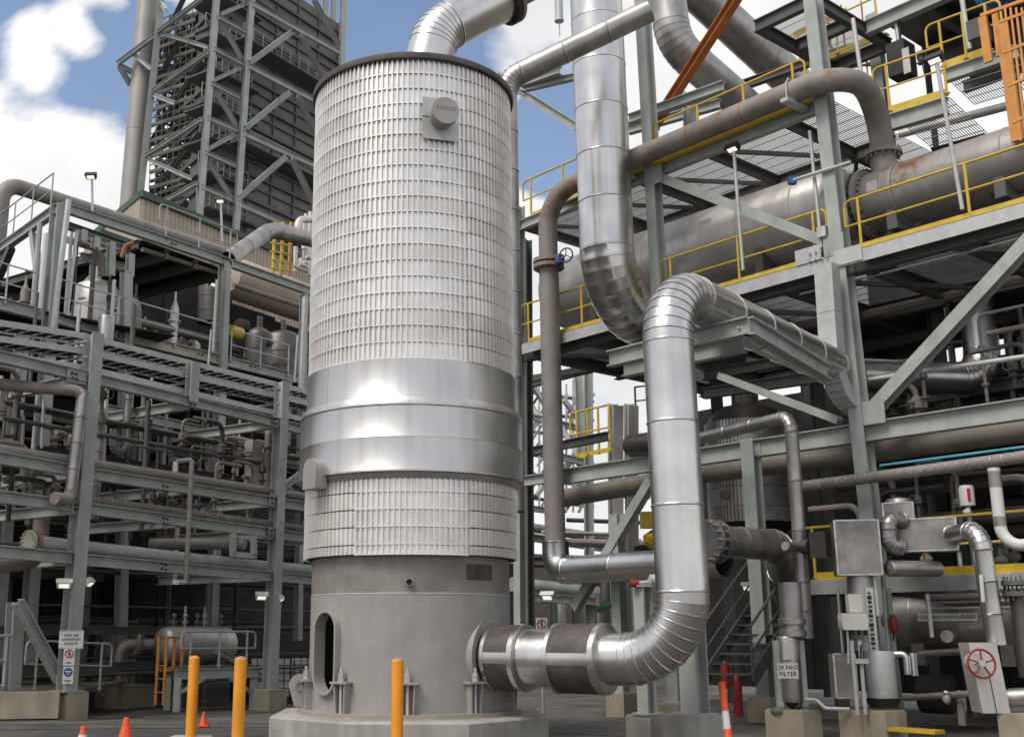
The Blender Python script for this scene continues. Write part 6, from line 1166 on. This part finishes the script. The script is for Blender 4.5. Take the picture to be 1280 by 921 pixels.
for i in range(44): small_bore(PR, rr.uniform(tF0+.3, 6.5), .4+rr.random()*2.6, rr.choice((zF+.1, zF+.6, zL+.3, zL+.8)), rr.uniform(.5, 1.6), rr.uniform(.3, 1.3)*rr.choice((-1, 1)), rr.uniform(.03, .07), rr.choice(('dark_vessel', 'grey_pipe', 'steel_dark', 'tan_pipe')), 'valved bent small bore pipe in the right-hand bay', 'small bore pipes in the right-hand bay')
for i, (a, b) in enumerate((((-2.1, 17.2), (9, 13.5)), ((-1, 20.5), (12, 14.6)), ((1.2, 15.6), (3.4, 22)), ((5.2, 14.2), (7.4, 20)), ((-9, 20.9), (-2.3, 21.6)))): struct('slab_joint', MB().bar((a[0], a[1], gz(*a)+.0), (b[0], b[1], gz(*b)+.0), .025, .006), 'black')
# ================================================================== small things in front
bo = None
for px, pt_, Y, lab in ((497, 824, 14.5, 'orange bollard in front of the grey skirt, nearest of three'), (301, 822, 15.0, 'orange bollard left of the plinth, middle of three'), (243, 821, 18.0, 'orange bollard on a square concrete footing, furthest of three')):
    t = P(px, pt_, Y); r = hw(7.6 if Y < 16 else 6.6, t); root = thing('bollard', lab, 'bollard', V((t.x, t.y, 0)), 'orange bollards')
    part(root, 'post', MB().lathe([(r, 0), (r, t.z-.02), (r*.985, t.z-.008), (r*.9, t.z)], V((t.x, t.y, 0)), UP, 32), 'bollard'); part(root, 'cap', MB().lathe([(r*.96, 0), (r*.6, .022), (.002, .03)], V((t.x, t.y, t.z-.005)), UP, 32), 'rusty_pipe' if Y < 16 else 'bollard')
    part(root, 'footing', MB().box(V((t.x, t.y, .02)), .62, .62, .06).ring(V((t.x, t.y, .05)), UP, r+.02, r, .012, 24), 'pale_concrete')
for i, (px, py, Y, lab) in enumerate(((104, 907, 15.5, 'small orange traffic cone with a white sleeve, leftmost'), (158, 896, 15.8, 'plain orange traffic cone left of the bollards'), (255, 889, 20.5, 'faded orange cone half hidden by the furthest bollard'))):
    t = P(px, py, Y); h = t.z if i < 2 else t.z; z0 = 0; c = V((t.x, t.y, z0)); r1 = .14*h/.5; root = thing('traffic_cone', lab, 'traffic cone', c, 'traffic cones')
    part(root, 'cone', MB().lathe([(r1, .03), (r1*.35, h*.82), (r1*.26, h-.01), (r1*.16, h)], c, UP, 28), 'cone'); part(root, 'base', MB().box(c+UP*.02, r1*2.6, r1*2.6, .035), 'cone')
    if i == 0: part(root, 'sleeve', MB().lathe([(r1*.72, h*.45), (r1*.72*.55+.006, h*.74)], c+UP*.0, UP, 28), 'white')
t = P(902, 853, 15.5); bq = P(912, 935, 15.2); dl_ = thing('delineator_post', 'leaning orange and white flexible marker post at the duct pedestal', 'marker post', V((bq.x, bq.y, 0))); bq = V((bq.x, bq.y, bq.z)); dv = (t-bq)
for f0, f1, m in ((0, .28, 'cone'), (.28, .55, 'white'), (.55, .95, 'cone')): part(dl_, 'sleeve', MB().tube([bq+dv*f0, bq+dv*f1], .052-.01*f0, 20), m)
part(dl_, 'head', MB().tube([bq+dv*.95, t], .05, 20).torus(bq+dv*.98, dv, .043, .012, 20, 8), 'cone'); part(dl_, 'foot', MB().tube([bq-dv*.6, bq], .055, 20), 'cone'); part(dl_, 'base', MB().lathe([(.2, 0), (.18, .04), (.06, .07)], V(((bq-dv*.5).x, (bq-dv*.5).y, 0)), UP, 24), 'rubber')
wd = MB(); 
for i in range(120):
    a_ = rr.random()*6.28; p = P(rr.choice((868, 835, 895)), 893, 16.0-.3*rr.random()); p = V((p.x+rr.uniform(-.35, .35), p.y-.1+rr.uniform(-.2, .3), rr.choice((0, z1 if False else 0)))); h = .05+.12*rr.random(); dx = V((math.cos(a_), math.sin(a_), 0)); wd.add([p-dx*.006, p+dx*.006, p+dx*.03+UP*h], [(0, 1, 2)])
stuff('grass', wd, 'grass', 'thin weeds growing round the concrete pedestals', 'grass')
# pole lamps and orange ladder on the right-hand structure
for i, (x0, y0, x1, y1, lab) in enumerate(((919, 190, 929, 338, 'lamp on a slim pole in front of the long vessel'), (1172, 80, 1203, 262, 'lamp on a slim pole behind the rust stained vessel rail'))):
    b_ = Q(x1, y1, -.1); t = Q(x0, y0, -.1); floodlight(lab, t+UP*.02-PR.m*.1, -PR.m*.5-UP*.85, 'pole lamps on the mid platform', 'rubber', None, b_)
bpole = thing('davit_arm', 'bare grey pole with a raking cross arm beside the tall column', 'davit', Q(1027, 302, -.1)); part(bpole, 'pole', MB().tube([Q(1027, 310, -.1), Q(1012, 164, -.1)], .035, 8), 'galv'); part(bpole, 'arm', MB().tube([Q(990, 226, -.2), Q(1063, 203, -.2)], .035, 8), 'galv'); part(bpole, 'end_bracket', MB().box(Q(990, 226, -.2), .15, .1, .15), 'blue'); part(bpole, 'junction', MB().box(Q(1028, 290, -.15), .18, .1, .2, PR.d, PR.m), 'vessel')
for i, (x0, y0, x1, y1, k) in enumerate(((1066, 24, 1078, 104, 3), (1201, -10, 1212, 62, 2.5), (1120, 30, 1130, 92, 4))): spath('thin_pole', ('thin pale pole left of the short platform', 'thin pale pole above the raised step', 'thin pale pole behind the hanging box')[i], 'pole', [Q(x0, y0, k), Q(x1, y1, k)], .05, 'galv')
hb_ = thing('hanging_box', 'dark boxed winch unit hanging above the short platform rail', 'winch', Q(1127, 75, 4)); part(hb_, 'casing', MB().box(Q(1127, 77, 4), .42, .5, .8, PR.d, PR.m), 'rubber'); part(hb_, 'side_panel', MB().box(Q(1133, 76, 3.7), .16, .02, .6, PR.d, PR.m), 'vessel'); part(hb_, 'hanger', MB().tube([Q(1125, 60, 4), Q(1124, 20, 4)], .04, 8), 'rubber'); part(hb_, 'hook', MB().torus(Q(1152, 70, 3.6), PR.m, .1, .02, 16, 6).tube([Q(1153, 80, 3.6), Q(1156, 95, 3.6)], .015, 6), 'rubber')
olr = thing('caged_ladder', 'orange caged ladder at the upper right corner', 'ladder', Q(1260, 180, .6)); 
for (x0, y0, x1, y1), w_ in (((1228, 22, 1236, 78), .14), ((1252, 30, 1272, 176), .2), ((1244, 18, 1250, 70), .1)): part(olr, 'stile', MB().bar(Q(x0, y0, .6), Q(x1, y1, .6), w_, .06, PR.m), 'ladder_orange')
for x in (1262, 1269, 1276, 1283, 1290): part(olr, 'cage_bar', MB().bar(Q(x-6, 10, .2), Q(x+14, 176, .2), .035, .02, PR.m), 'ladder_orange')
for y in (24, 62, 104, 150): part(olr, 'hoop', MB().bar(Q(1246+y*.13, y+4, .2), Q(1305, y-16, .2), .035, .05), 'ladder_orange')
part(olr, 'top_rail', MB().bar(Q(1226, 20, .6), Q(1300, -6, .6), .06, .06), 'ladder_orange')
rc = thing('ladder_cage', 'rust red ladder cage hoops seen against the sky', 'ladder', Q(1068, 70, 6)); c = Q(1070, 72, 6); 
for z in (.5, 0.05, -.55): part(rc, 'hoop', MB().torus(c+UP*z, UP, .62, .03, 22, 6), 'rust_orange')
for i in range(8): a_ = 2*math.pi*i/8; q = c+V((math.cos(a_)*.62, math.sin(a_)*.62, 0)); part(rc, 'cage_bar', MB().bar(q-UP*.6, q+UP*1.2, .03, .03), 'rust_orange')
single('blue_drum', MB().lathe([(.02, 0), (.35, .02), (.35, .1), (.32, .12), (.32, .4), (.35, .42), (.35, .5), (.02, .52)], Q(1232, 3, 4), V((.3, -.8, .2)), 24), 'blue', 'blue round drum cover under the highest platform at the right', 'drum')
single('level_pipe', MB().tube([Q(1125, 168, 3.5), Q(1262, 132, 3.5)], .09, 14), 'vessel', 'smooth grey level pipe below the short set-back platform', 'pipe'); single('hood', MB().box(Q(1224, 40, 2.2), .3, .4, .4, PR.d, PR.m), 'dark_vessel', 'grey hood unit behind the raised step rail', 'hood')
for i in range(16):
    t = tC+rr.uniform(.5, 7); k = kC+rr.uniform(1, 5); single('shaded_pipe', MB().tube([PR.at(t, k, zB+rr.uniform(-.5, .5)), PR.at(t, k, zC-.4)], .05+.08*rr.random(), 10), rr.choice(('dark_vessel', 'rubber', 'steel_dark', 'grey_pipe')), 'upright pipe in the shade under the highest platform', 'pipe', 'upright pipes under the highest platform')
for i in range(6):
    k = kC+1.5+rr.random()*4; z = zA+2.2+rr.random()*1.5; single('shaded_beam', MB().ibeam(PR.at(tC, k+1, z), PR.at(tC+9, k+1, z), .25, .16), 'steel_dark', 'dark level beam behind the rust stained vessel', 'beam', 'dark beams behind the rust stained vessel')
bw2 = thing('shade_wall', 'dark sheets added to fill the gap behind the rust stained vessel', 'wall', PR.at(4, 7, zA)); 
for i in range(8): part(bw2, 'shade_sheet', MB().box(PR.at(tC-1.6+1.5*i, 7.2+.02*(i % 2), zA+1.7), 1.48, .06, 3.4, PR.d, PR.m), 'bay_shade')  # added to hide the sky and keep it dark behind the vessel
